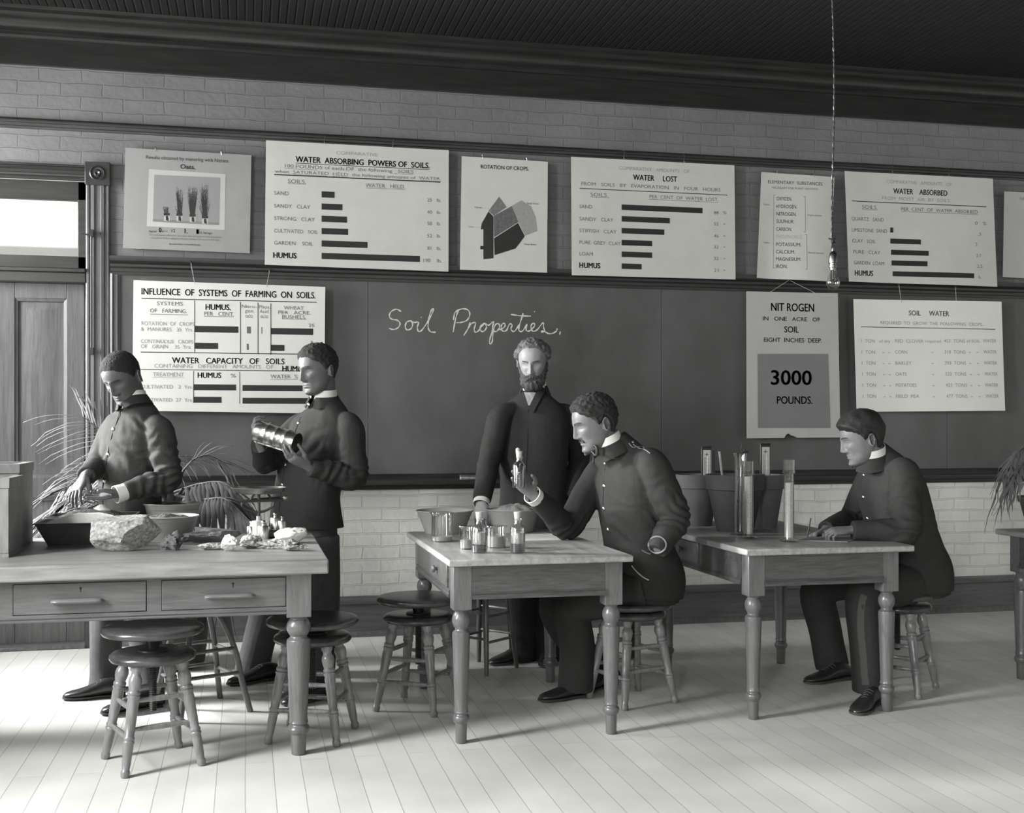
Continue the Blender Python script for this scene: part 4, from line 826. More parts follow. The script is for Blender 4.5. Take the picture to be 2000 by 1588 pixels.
M_SANDC = mat('pale_sand_column', .45, .7, var=.3, scale=160, bump=.002, bscale=200); M_SOILC = mat('dark_soil_column', .05, .8, var=.6, scale=90)
cA, HA, rA = cyl('tallest spouted glass cylinder with dark soil at its bottom', 1446, 885, 1045, 23, 0, M_SOILC, .42, True)
cyl('flared-top glass cylinder of pale sand in front of the large pot', 1462, 901, 1051, 19, 27 * .0024, M_SANDC, .8)
cyl('flared-top glass cylinder of pale sand standing alone on the table edge', 1541, 898, 1058, 20, 27 * .0024, M_SANDC, .72)
a = at(1455, 905, cA.y + .03); t = thing('wire_hook', 'small dark wire clamp rising behind the tall spouted cylinder', 'clamp', (a.x, a.y, ZT + H2 - .03))
MB().tube([(a.x, a.y, ZT + H2 - .03), (a.x, a.y, at(1455, 886, a.y).z)], .003, 6).build('stem', M_IRON, t); z_ = at(1455, 883, a.y).z
MB().tube([(a.x - .016, a.y, z_ - .003), (a.x + .016, a.y, z_ + .003)], .005, 6).build('clamp_bar', M_IRON, t); MB().tube(vspline([(a.x - .012, a.y, z_), (a.x - .022, a.y, z_ + .015), (a.x - .018, a.y, z_ + .035), (a.x - .024, a.y, z_ + .05)], 5), .0018, 6).build('wire', M_IRON, t)
q = [fl(*q, ZT) for q in ((1560, 1056), (1655, 1059), (1700, 1049), (1600, 1044))]; o = MB(); o.prism(q, (0, 0, .003)); o = o.build('notebook', M_PANEL, None); tag(o, 'thin grey notebook under the hands of the writing student', 'notebook')
# ------------------------------------------------------------------ hanging bulb
by = 4.85; c = at(1627, 553, by); k = m_per_px(c); cx = c.x
lp = thing('pendant_bulb', 'bare clear glass light bulb hanging on a twisted cord', 'light bulb', (cx, by, c.z))
R_ = 13.4 * k
bp = [(.001, -R_ * 1.08), (R_ * .10, -R_ * 1.06), (R_ * .13, -R_ * .98), (R_ * .55, -R_ * .83), (R_ * .9, -R_ * .42), (R_, 0), (R_ * .93, R_ * .42), (R_ * .7, R_ * .95), (R_ * .5, R_ * 1.5), (R_ * .44, R_ * 2.0)]
MB().lathe(bp, 30, (cx, by, c.z), cap=False).build('glass_bulb', M_GLASSE, lp, smooth=60)
zs = c.z + R_ * 1.9
MB().lathe([(.001, zs), (R_ * .46, zs), (R_ * .5, zs + .01), (R_ * .6, zs + .012), (R_ * .6, zs + .02), (R_ * .5, zs + .022), (R_ * .5, zs + .03), (R_ * .62, zs + .032), (R_ * .62, zs + .062), (R_ * .45, zs + .078), (R_ * .22, zs + .085), (R_ * .2, zs + .10), (.001, zs + .1)], 24, (cx, by, 0)).build('socket', mat('dark_brass_socket', .2, .3, metal=1.), lp)
mb = MB(); mb.tube([(cx, by, c.z + R_ * 1.9), (cx, by, c.z + R_ * .6)], .003, 6); mb.tube([(cx - R_ * .7 + R_ * 1.4 * i / 10, by + .004 * (i % 2), c.z + .006 * (i % 2)) for i in range(11)], .0014, 5); mb.build('filament', M_IRON, lp)
for ph in (0, math.pi):
    pts = []; z = zs + .095
    while z < CEIL - .01: a_ = z * 130 + ph; sag = .006 * math.sin(z * 5); pts.append((cx + sag + .0028 * math.cos(a_), by + .0028 * math.sin(a_), z)); z += .012
    MB().tube(pts, .0026, 5).build('cord', M_IRON, lp)
kz = at(1627, 468, by).z; mb = MB(); mb.tube(vspline([(cx + .002 + .012 * math.cos(i * 1.9) * (1 - i / 14), by + .010 * math.sin(i * 2.3), kz - .016 + i * .0028) for i in range(13)], 3), .004, 6); mb.tube([(cx, by, kz), (cx - .022, by, kz + .004)], .003, 6); mb.build('cord_knot', M_IRON, lp)
MB().lathe([(.001, CEIL - .03), (.03, CEIL - .028), (.045, CEIL - .012), (.046, CEIL - .001), (.001, CEIL - .001)], 24, (cx, by, 0)).build('ceiling_rose', M_IRON, lp)
# ------------------------------------------------------------------ palms
M_FROND = mat('palm_frond', .17, .5, var=.35, scale=5, spec=.5); M_STEM = mat('palm_stem', .09, .7, var=.4, scale=20); M_TUB = mat('dark_tub', .05, .5)
def frond(parent, ctrl, n, L0, L1, droop, w_=.013, back=.5, start=.15, side=None, up=0., m=None):
    pts = vspline(ctrl, 10); N_ = len(pts); mb = MB()
    mb.tube(pts, [.008 * (1 - .75 * i / (N_ - 1)) for i in range(N_)], 6)
    for i in range(n):
        f = start + (1 - start) * i / (n - 1); q = f * (N_ - 1); j = min(int(q), N_ - 2); p = pts[j].lerp(pts[j + 1], q - j); t = (pts[j + 1] - pts[j]).normalized()
        sd = (side - t * side.dot(t)).normalized() if side is not None else t.cross(Vector((0, 0, 1))).normalized()
        for sg in (-1, 1):
            L = (L0 + (L1 - L0) * f) * random.uniform(.85, 1.12) * (1 if f < .85 else 1.0); dv = (sd * sg * (1 - .45 * f) + t * (back + .7 * f) + Vector((0, 0, up))).normalized()
            ctr = []; dr = droop * random.uniform(.7, 1.4)
            for k in range(6):
                s = k / 5; ctr.append(p + dv * (L * s * (1 - .12 * s)) + Vector((random.gauss(0, .004), random.gauss(0, .004), -dr * L * s * s)))
            wv = dv.cross(Vector((0, 0, 1)));
            wv = wv.normalized() if wv.length > .1 else Vector((1, 0, 0)); nv = wv.cross(dv).normalized(); rings = []
            for k, q_ in enumerate(ctr):
                ww = w_ * (.35, .9, 1, .85, .5, .06)[k]; rings.append([q_ - wv * ww - nv * ww * .3, q_ + nv * .0012, q_ + wv * ww - nv * ww * .3, q_ - nv * .0012])
            mb.loft(rings, True)
    return mb.build('frond', m or M_FROND, parent, smooth=60)
def A(px, py, Y): return at(px, py, Y)
pY = 6.62
pc = A(330, 965, pY)
pl = thing('potted_palm', 'feathery palm spreading out behind the student with cupped hands', 'palm', (pc.x, pY, 0))
MB().lathe([(.001, 0), (.17, 0), (.19, .02), (.225, .36), (.235, .37), (.235, .40), (.21, .40), (.20, .36), (.001, .35)], 36, (pc.x, pY, 0)).build('tub', M_TUB, pl)
mb = MB(); mb.tube([(pc.x, pY, .34), (pc.x + .01, pY, .6), (pc.x, pY, pc.z - .03)], [.06, .055, .045], 14); mb.build('trunk', M_STEM, pl)
mb = MB()
for k in range(9):
    a_ = k * .7; mb.tube([(pc.x + .03 * math.cos(a_), pY + .03 * math.sin(a_), pc.z - .12), (pc.x + .06 * math.cos(a_), pY + .05 * math.sin(a_), pc.z - .02), (pc.x + .10 * math.cos(a_), pY + .08 * math.sin(a_) - .02, pc.z + .035)], [.02, .022, .008], 8, flat=.6)
mb.build('leaf_sheath', M_STEM, pl)
yv = Vector((0, -1, 0)); xv = Vector((1, 0, 0))
frond(pl, [pc, A(255, 900, 6.6), A(205, 850, 6.5), A(165, 815, 6.45)], 15, .40, .34, .34, .006, .3, .30, side=Vector((-1, -.3, -.12)))
frond(pl, [pc, A(240, 915, 6.5), A(180, 920, 6.35), A(120, 960, 6.25)], 26, .36, .30, .32, .006, .6, .2, side=Vector((-.2, -.6, 1)))
frond(pl, [pc, A(250, 955, 6.4), A(170, 960, 6.2), A(95, 1000, 6.1)], 44, .34, .30, .26, .007, .7, .15, side=Vector((0, -1, .3)))
frond(pl, [pc, A(250, 985, 6.3), A(180, 990, 6.1), A(90, 1045, 6.0)], 40, .32, .28, .26, .007, .8, .15, side=Vector((0, -.6, .8)))
frond(pl, [pc, A(370, 905, 6.7), A(405, 890, 6.75), A(440, 905, 6.8)], 9, .22, .22, .3, .007, .9, .35, side=Vector((0, -.6, .8)))
frond(pl, [pc, A(390, 945, 6.5), A(440, 945, 6.4), A(490, 990, 6.3)], 20, .26, .24, .75, .013, .5, .2, side=Vector((0, -1, -.1)))
frond(pl, [pc, A(390, 975, 6.4), A(440, 975, 6.25), A(485, 1015, 6.15)], 20, .26, .22, .8, .014, .45, .2, side=Vector((0, -1, -.2)))
frond(pl, [pc, A(375, 1000, 6.6), A(410, 1060, 6.55), A(425, 1150, 6.5)], 12, .30, .26, .8, .011, .8, .3, side=Vector((.8, -.6, 0)))
frond(pl, [pc, A(320, 930, 6.75), A(330, 900, 6.85), A(360, 890, 6.95)], 10, .26, .2, .6, .010, .8, .3, side=xv)
rp = A(2075, 905, 5.2)
pr = thing('potted_palm', 'palm whose leaf tips reach in at the right edge', 'palm', (rp.x, rp.y, ZT))
MB().lathe([(.001, 0), (.10, 0), (.105, .01), (.14, .15), (.15, .152), (.15, .18), (.135, .18), (.125, .15), (.001, .145)], 30, (3.99, 5.2, ZT)).build('pot_body', M_POT, pr)
mb = MB(); mb.tube([(3.99, 5.2, ZT + .14), (rp.x, rp.y, rp.z)], [.03, .02], 10); mb.build('trunk', M_STEM, pr)
M_FROND2 = mat('dark_palm_frond', .06, .5, var=.35, scale=5, spec=.4)
frond(pr, [rp, A(2030, 868, 5.18), A(1990, 882, 5.15), A(1962, 930, 5.12)], 16, .20, .16, .7, .007, .8, .2, side=Vector((0, -1, 0)), m=M_FROND2)
frond(pr, [rp, A(2040, 890, 5.1), A(2000, 905, 5.05), A(1975, 945, 5.0)], 14, .18, .14, .7, .007, .8, .2, side=Vector((0, -1, 0)), m=M_FROND2)
frond(pr, [rp, A(2110, 850, 5.18), A(2170, 860, 5.18), A(2200, 920, 5.18)], 14, .22, .18, .7, .007, .8, .2, side=Vector((0, -1, 0)), m=M_FROND2)
# part: people
# ================================================================== PEOPLE
VOX_BODY, VOX_CLOTH, VOX_TR = .0032, .0060, .0065
def fuse(mb, voxel, it=2, post=None):
    me = bpy.data.meshes.new('tmp'); me.from_pydata(mb.v, [], mb.f); me.validate()
    import bmesh
    bm = bmesh.new(); bm.from_mesh(me); bmesh.ops.recalc_face_normals(bm, faces=bm.faces); bm.to_mesh(me); bm.free()
    o = bpy.data.objects.new('tmp', me); COL.objects.link(o)
    r = o.modifiers.new('r', 'REMESH'); r.mode = 'VOXEL'; r.voxel_size = voxel; r.use_smooth_shade = True
    if it: s = o.modifiers.new('s', 'SMOOTH'); s.factor = .5; s.iterations = it
    dg = bpy.context.evaluated_depsgraph_get(); out = bpy.data.meshes.new_from_object(o.evaluated_get(dg))
    bpy.data.objects.remove(o); bpy.data.meshes.remove(me)
    if post:
        n = len(out.vertices); co = np.empty(n * 3); out.vertices.foreach_get('co', co); co = co.reshape(n, 3); no = np.empty(n * 3); out.vertices.foreach_get('normal', no); no = no.reshape(n, 3)
        co = post(co, no); out.vertices.foreach_set('co', co.ravel()); out.update()
    return out
def link_mesh(me, name, m, parent):
    off = parent_off(parent); me.transform(Matrix.Translation(-off)); me.name = name
    me.polygons.foreach_set('use_smooth', [True] * len(me.polygons)); me.materials.clear(); me.materials.append(m)
    o = bpy.data.objects.new(name, me); COL.objects.link(o); o.parent = parent; return o
def bvh_of(me): return BVHTree.FromPolygons([v.co.copy() for v in me.vertices], [tuple(p.vertices) for p in me.polygons])
def V(*a): return Vector(a)
# ---- head: a grid over (azimuth, height) in head space: X right, Y forward, Z up
HA, HZ = 150, 130
def smin(x): return x * x * (3 - 2 * x)
def sstep(x, a, b): return smin(np.clip((x - a) / (b - a), 0, 1))
def head_grid(f):
    g = lambda k, d: f.get(k, d)
    s = (np.arange(HZ) + .5) / HZ; th = np.pi * s
    z = np.where(True, .003 - .121 * np.cos(th), 0)                      # -.118 .. .124
    kz = np.array([-.125, -.118, -.110, -.10, -.08, -.06, -.04, -.02, 0, .02, .04])
    jaw = g('jaw', 1.)
    yf = np.interp(z, kz, [.060, .070, .080, .084, .082, .083, .085, .087, .089, .0935, .0945])
    yb = np.interp(z, kz, [.035, .020, .000, -.015, -.036, -.052, -.066, -.080, -.092, -.1005, -.1035])
    w = np.interp(z, kz, [.012 * jaw, .026 * jaw, .036 * jaw, .045 * jaw, .0565 * jaw, .0625, .067, .071, .0745, .0765, .077])
    for _ in range(3):
        for a in (yf, yb, w): a[1:-1] = (a[:-2] + 2 * a[1:-1] + a[2:]) / 4
    q = np.sqrt(np.clip(1 - ((z - .035) / .0895) ** 2, 1e-5, 1)); up = z > .035
    yf = np.where(up, -.010 + .1045 * q ** .92, yf); yb = np.where(up, -.010 - .0935 * q, yb); w = np.where(up, .077 * q ** .9, w)
    ql = np.sqrt(np.clip(1 - ((-.098 - z) / .0205) ** 2, 1e-5, 1)); lo = z < -.098
    ym = (yf + yb) / 2 + .008; yf = np.where(lo, ym + (yf - ym) * ql ** .6, yf); yb = np.where(lo, ym + (yb - ym) * ql ** .6, yb); w = np.where(lo, w * ql ** .6, w)
    yc = np.where(z > -.03, -.008, -.008 + (-.03 - z) * .35)
    # azimuth, dense toward the front (phi = 0 front)
    t = np.linspace(-1, 1, HA, endpoint=False); phi = np.pi * np.sign(t) * np.abs(t) ** 1.35
    Z, PH = np.meshgrid(z, phi, indexing='ij'); c, s_ = np.cos(PH), np.sin(PH)
    front = c > 0; p = np.where(front, 2.25, 2.0); k = (np.abs(c) ** p + np.abs(s_) ** p) ** (-1 / p)
    X = w[:, None] * s_ * k; dep = np.where(front, (yf - yc)[:, None], (yc - yb)[:, None]); Y = yc[:, None] + dep * c * k
    G = lambda x0, z0, sx, sz, xx=X, zz=Z: np.exp(-((xx - x0) / sx) ** 2 - ((zz - z0) / sz) ** 2)
    S = lambda x0, z0, sx, sz: G(x0, z0, sx, sz) + G(-x0, z0, sx, sz)
    wf = sstep(c, .05, .45); D = np.zeros_like(X)
    nl = g('nose', 1.) * 1.12
    hz = np.interp(Z, [-.052, -.046, -.040, -.034, -.026, -.01, .008, .022, .032], [0, .004, .017, .0245, .0235, .0175, .011, .005, 0]) * nl
    wz = np.interp(Z, [-.05, -.036, -.02, .0, .02], [.0125, .0125, .0095, .0075, .009]) * g('nosew', 1.)
    D += hz * np.exp(-(np.abs(X) / wz) ** 2.4)
    D += .0085 * S(.0145 * g('nosew', 1.), -.0365, .0058, .0065)
    D -= .0140 * S(.0315, .008, .0165, .0105); D += .0045 * S(.026, .0265, .020, .0065) + .002 * G(0, .026, .012, .008)
    D += .0080 * S(.0315, .0075, .0125, .0072); D -= .0026 * S(.0315, .0015, .013, .0014) * (1 if g('lid', True) else .3); D -= .002 * S(.0315, .0165, .014, .0022)
    D += g('lips', 1.) * (.0052 * G(0, -.0585, .019, .0042) + .0062 * G(0, -.0695, .017, .0048)); D -= .0045 * G(0, -.0642, .021, .0019); D -= .0030 * G(0, -.080, .020, .005); D -= .0022 * G(0, -.050, .0042, .006)
    D += .0060 * G(0, -.099, .017, .011) * g('chin', 1.); D += .0045 * S(.041, -.021, .019, .017); D -= .0035 * S(.047, -.056, .014, .018); D -= .0030 * S(.066, .032, .012, .02); D -= .002 * S(.022, -.045, .004, .012)
    Y = Y + D * wf; P = np.stack([X, Y, Z], -1)
    du = np.roll(P, -1, 1) - np.roll(P, 1, 1); dv = np.gradient(P, axis=0); N_ = np.cross(du, dv); N_ /= np.linalg.norm(N_, axis=-1, keepdims=True) + 1e-9
    sg = np.sign((N_ * (P - np.array([0, -.008, .01]))).sum(-1).mean()); N_ *= sg
    return P, N_, PH
def grid_faces(nz, na): return [(i * na + j, i * na + (j + 1) % na, (i + 1) * na + (j + 1) % na, (i + 1) * na + j) for i in range(nz - 1) for j in range(na)]
def add_grid(mb, P, M):
    nz, na = P.shape[:2]; base = len(mb.v); R = np.array(M.to_3x3()); T = np.array(M.translation)
    W = P.reshape(-1, 3) @ R.T + T; mb.v += [tuple(p) for p in W]; mb.f += [tuple(base + i for i in f) for f in grid_faces(nz, na)]
    mb.f += [tuple(base + j for j in range(na)), tuple(base + (nz - 1) * na + j for j in range(na))]
def shell(P, N_, off, M, keep, name, m, parent):
    """a layer standing OFF above the head surface wherever KEEP is met (hair, brows, beard)"""
    Q = P + N_ * off[..., None]; nz, na = P.shape[:2]; R = np.array(M.to_3x3()); T = np.array(M.translation); W = (Q.reshape(-1, 3) @ R.T + T); B = ((P - N_ * .004).reshape(-1, 3) @ R.T + T)
    fs = [f for f in grid_faces(nz, na) if all(keep.flat[i] for i in f)]
    if keep[-1].all(): fs.append(tuple((nz - 1) * na + j for j in range(na)))
    edges = {}
    for f in fs:
        for a, b in zip(f, f[1:] + f[:1]): edges[(a, b)] = 1
    n = nz * na; rim = [(b, a, n + a, n + b) for (a, b) in edges if (b, a) not in edges]
    allf = fs + [tuple(n + i for i in f[::-1]) for f in fs] + rim
    used = sorted({i for f in allf for i in f}); ix = {u: k for k, u in enumerate(used)}; VV = np.concatenate([W, B])
    mb = MB(); mb.add([tuple(VV[u]) for u in used], [tuple(ix[i] for i in f) for f in allf]); return mb.build(name, m, parent, smooth=70)
def nz_field(P, f, seed, oct_=1):
    flat = P.reshape(-1, 3) * f + seed; return np.array([noise.noise(Vector(p)) + (.5 * noise.noise(Vector(p * 2.1)) if oct_ > 1 else 0) for p in flat]).reshape(P.shape[:2])
def ear(mb, M, side, sc=1.):
    rings = []; n = 20
    c = Vector((side * .0755, -.014, -.004)); out = Vector((side * .82, -.55, 0)).normalized(); fw = Vector((side * .30, .92, .16)); fw = (fw - out * fw.dot(out)).normalized(); upv = out.cross(fw) * (-side); upv = upv if upv.z > 0 else -upv
    for rr, hh in ((.0, -.002), (.40, -.001), (.62, .004), (.80, .0125), (.93, .0145), (1.0, .011), (.99, .005), (.85, -.004), (.5, -.010), (0, -.012)):
        ring = []
        for j in range(n):
            a = 2 * math.pi * j / n; ey = math.cos(a) * .0175 * (1.12 if math.sin(a) > 0 else .80); ez = math.sin(a) * .0315
            hx = hh * (1 if math.cos(a) < .55 else .55)
            ring.append(M @ (c + (fw * ey * max(rr, .01) + upv * ez * max(rr, .01)) * sc + out * (hx + .004)))
        rings.append(ring)
    mb.loft(rings)
# ---- limbs and torso
def limb(mb, pts, rs, seg=18, n=6, flat=1.):
    P = vspline([tuple(p) for p in pts], n); R = spline([(r,) for r in rs], n); mb.tube(P, [float(r[0]) for r in R], seg, True, flat)
def AZ(a): a = rad(a); return Vector((-math.sin(a), -math.cos(a), 0))
def torso(mb, secs, seg=30, n=5, e=2.3, k=1.):
    C = spline([tuple(s[0]) for s in secs], n); A_ = spline([(s[1], s[2], s[3]) for s in secs], n); rings = []; m_ = len(C)
    for i in range(m_):
        t = Vector(C[min(i + 1, m_ - 1)]) - Vector(C[max(i - 1, 0)]); t.normalize(); F_ = AZ(A_[i][2]); R_ = F_.cross(Vector((0, 0, 1))); R_ = (R_ - t * R_.dot(t)).normalized(); F_ = t.cross(R_)
        if F_.dot(AZ(A_[i][2])) < 0: F_ = -F_
        ring = []
        for j in range(seg):
            a = 2 * math.pi * j / seg; ca, sa = math.cos(a), math.sin(a); q = (abs(ca) ** e + abs(sa) ** e) ** (-1 / e)
            ring.append(Vector(C[i]) + R_ * (A_[i][0] * k * ca * q) + F_ * (A_[i][1] * k * sa * q))
        rings.append(ring)
    mb.loft(rings)
def hand(mb, W, D, N_, right, curls, thumb, size=1., spread=.10, wr=.027):
    D = Vector(D).normalized(); N_ = Vector(N_); N_ = (N_ - D * N_.dot(D)).normalized(); T = D.cross(N_) if right else N_.cross(D); W = Vector(W); s = size
    rings = []
    for d, hw, ht, of in ((-.05, wr, wr * .82, 0), (-.012, wr * .98, wr * .78, 0), (.012, .030, .018, .001), (.04, .038, .0165, .001), (.068, .0415, .0145, 0), (.088, .040, .0125, -.001), (.097, .036, .009, -.001)):
        ring = []
        for j in range(16):
            a = 2 * math.pi * j / 16; ca, sa = math.cos(a), math.sin(a); q = (abs(ca) ** 2.6 + abs(sa) ** 2.6) ** (-1 / 2.6)
            ring.append(W + D * d * s + T * (hw * ca * q * s) + N_ * ((ht * sa * q + of) * s))
        rings.append(ring)
    mb.loft(rings)
    for i, (lat, L, r, dd) in enumerate(((.0305, .074, .0088, .088), (.0102, .083, .0090, .092), (-.0102, .077, .0086, .089), (-.0292, .060, .0077, .081))):
        p = W + D * (dd - .012) * s + T * lat * s; ang = 0; pts = [p - D * .016 * s]; rs = [r * .9 * s]; dv0 = (D + T * (lat / .03 * spread)).normalized(); pts.append(p + dv0 * .012 * s); rs.append(r * 1.05 * s); q = pts[-1]
        for f, c_, rr in zip((.46, .30, .24), curls[i], (1., .90, .74)):
            ang += c_; dv = (dv0 * math.cos(rad(ang)) + N_ * math.sin(rad(ang))).normalized(); q2 = q + dv * L * f * s; pts += [q.lerp(q2, .5), q2]; rs += [r * rr * .95 * s, r * rr * s]; q = q2
        mb.tube(pts, rs, 10); mb.ball(q, rs[-1] * .98, 10, 7)
    a, b_, c_ = thumb[0]; p = W + D * .022 * s + T * .022 * s + N_ * .004 * s; pts = [p - D * .012 * s]; rs = [.013 * s]; q = p; seq = thumb
    for (a, b_, c_), L, rr in zip(seq, (.044, .033, .026), (.0135, .0105, .0085)):
        dv = (D * a + T * b_ + N_ * c_).normalized(); q2 = q + dv * L * s; pts += [q.lerp(q2, .5), q2]; rs += [rr * 1.03 * s, rr * s]; q = q2
    mb.tube(pts, rs, 12); mb.ball(q, rs[-1] * .98, 10, 7)
def shoe(parent, heel, toe, lab=None, H=.075, name='shoe', pitch=0.):
    heel = Vector(heel); toe = Vector(toe); d = (toe - heel); L = d.length; d.normalize(); r = d.cross(Vector((0, 0, 1))).normalized(); up = r.cross(d)
    mb = MB(); rings = []
    for t, hw, h, zb in ((.0, .012, .05, .022), (.015, .026, .068, .018), (.10, .033, .082, .018), (.22, .034, .092, .018), (.34, .034, .092, .014), (.45, .037, .078, .011), (.6, .044, .060, .010), (.74, .046, .048, .010), (.87, .040, .041, .011), (.95, .028, .034, .012), (.995, .008, .022, .014)):
        ring = []
        for j in range(18):
            a = 2 * math.pi * j / 18; ca, sa = math.cos(a), math.sin(a); q = (abs(ca) ** 2.5 + abs(sa) ** 2.5) ** (-1 / 2.5); ww = hw * (1 if sa < .1 else 1 - .35 * sa * (1 if t < .6 else .3))
            ring.append(heel + d * (t * L) + r * (ww * ca * q) + up * (zb + (h - zb) * (.5 + .5 * sa * q)))
        rings.append(ring)
    mb.loft(rings); s = mb.build(name, M_SHOE, parent, smooth=70)
    mb = MB(); ol = []
    for t, hw in ((0, .012), (.02, .028), (.12, .034), (.3, .034), (.42, .032), (.6, .046), (.75, .048), (.88, .042), (.96, .030), (1., .012)): ol.append((t, hw))
    poly = [heel + d * (t * L) + r * hw + up * .001 for t, hw in ol] + [heel + d * (t * L) - r * hw + up * .001 for t, hw in ol[::-1]]
    mb.prism([p + up * .006 for p in poly], up * .008); hb = [p for p in poly if (p - heel).dot(d) < .3 * L]; mb.prism(hb, up * .016); mb.build('sole', M_SOLE, s)
    for k in range(4):
        t = .40 + .06 * k; hz = np.interp(t, [.34, .45, .6], [.094, .081, .062]); c = heel + d * (t * L) + up * hz
        MB().tube([c - r * .02 - up * .008 - d * .004, c + up * .001, c + r * .02 - up * .008 + d * .004], .0022, 5).build('lace', mat('shoe_lace', .06, .8), s)
    return s
def collar(parent, name, m, c, axis, fwd, rt, rb, h, gap, zoff=0., th=.003, dip=0., sq=1.08, point=0.):
    axis = Vector(axis).normalized(); fwd = Vector(fwd); fwd = (fwd - axis * fwd.dot(axis)).normalized(); rt_ = fwd.cross(axis).normalized(); n = 40; outer = []; inner = []
    rows = 5
    def P(a, v, k): rr = (rb + (rt - rb) * v) + k; e = math.exp(-((180 - abs(a)) / 60) ** 2) if False else 0; front = max(0, math.cos(rad(a))) ; return Vector(c) + axis * (zoff + h * v - dip * front ** 2 - point * (1 - v) * max(0, 1 - (abs(a) - gap) / 30 if abs(a) > gap else 0)) + (fwd * math.cos(rad(a)) * sq + rt_ * math.sin(rad(a))) * rr
    angs = [gap + (360 - 2 * gap) * i / n for i in range(n + 1)]; angs = [a if a <= 180 else a - 360 for a in angs]
    rings = []
    for a in angs: rings.append([P(a, v / rows, 0) for v in range(rows + 1)] + [P(a, 1 - v / rows, -th) for v in range(rows + 1)])
    return MB().loft(rings).build(name, m, parent, smooth=50)
def cuff(parent, p, d, r, L, m=None, th=.003, name='cuff', flat=1.):
    d = Vector(d).normalized(); q = d.to_track_quat('Z', 'Y').to_matrix().to_4x4()
    return MB().lathe([(r * .98, 0), (r, L * .5), (r * 1.03, L), (r * 1.03 - th, L), (r * .98 - th, 0)], 30, p, q, cap=False).add([], []).build(name, m or M_LINEN, parent, smooth=50)
def folds(co, no, spots, amp=.003, f=7., seed=0., vertical=.5):
    d = np.array([noise.noise(Vector((p[0] * f + seed, p[1] * f, p[2] * f * vertical))) + .6 * noise.noise(Vector((p[0] * f * 2.3, p[1] * f * 2.3 + seed, p[2] * f * 2.3 * vertical))) for p in co]) * amp
    for c, ax, r, wl, a, ph in spots:
        c = np.array(c); ax = np.array(Vector(ax).normalized()); rel = co - c; s = rel @ ax; w = np.exp(-(rel ** 2).sum(1) / r ** 2)
        nn = np.array([noise.noise(Vector(p * 9 + ph)) for p in rel]) * 1.6
        n2 = np.array([noise.noise(Vector(p * 16 + ph + 7)) for p in rel]); x = np.sin(2 * np.pi * s / wl * (1 + .3 * n2) + nn * 3.2 + ph); d += a * w * (x + .35 * n2)
    return co + no * d[:, None]
def hit(bv, px, py):
    o, d = ray(px, py); h = bv.ray_cast(o, d); return (h[0], h[1]) if h[0] is not None else (None, None)
def button(parent, bv, px, py, r=.0105, m=None):
    p, n = hit(bv, px, py)
    if p is None: print('button missed', px, py); return
    q = n.to_track_quat('Z', 'Y').to_matrix().to_4x4(); MB().lathe([(.0001, r * .62), (r * .5, r * .55), (r * .85, r * .35), (r, .001), (r * .9, -.002), (.0001, -.003)], 18, p, q).build('button', m or M_BUTTON, parent, smooth=60)
def seam(parent, bv, pts, r=.0022, m=None, name='seam', lift=.001):
    P = []
    for p in pts:
        h, n = hit(bv, *p)
        if h is not None: P.append(h + n * lift)
    if len(P) > 2: MB().tube(vspline([tuple(p) for p in P], 5), r, 6).build(name, m or M_INK, parent)
def headM(c, az, pitch, roll=0., sc=1.):
    F_ = AZ(az); F_ = (F_ * math.cos(rad(pitch)) + Vector((0, 0, -math.sin(rad(pitch))))).normalized(); R_ = F_.cross(Vector((0, 0, 1))).normalized(); U = R_.cross(F_)
    if roll: q = Quaternion(F_, rad(roll)); R_ = q @ R_; U = q @ U
    M = Matrix((R_, F_, U)).transposed().to_4x4(); M = M @ Matrix.Scale(sc, 4); M.translation = c; return M
def skin_mat(name, v): return mat(name, v, .48, var=.10, scale=35, spec=.35, bump=.0004, bscale=240)

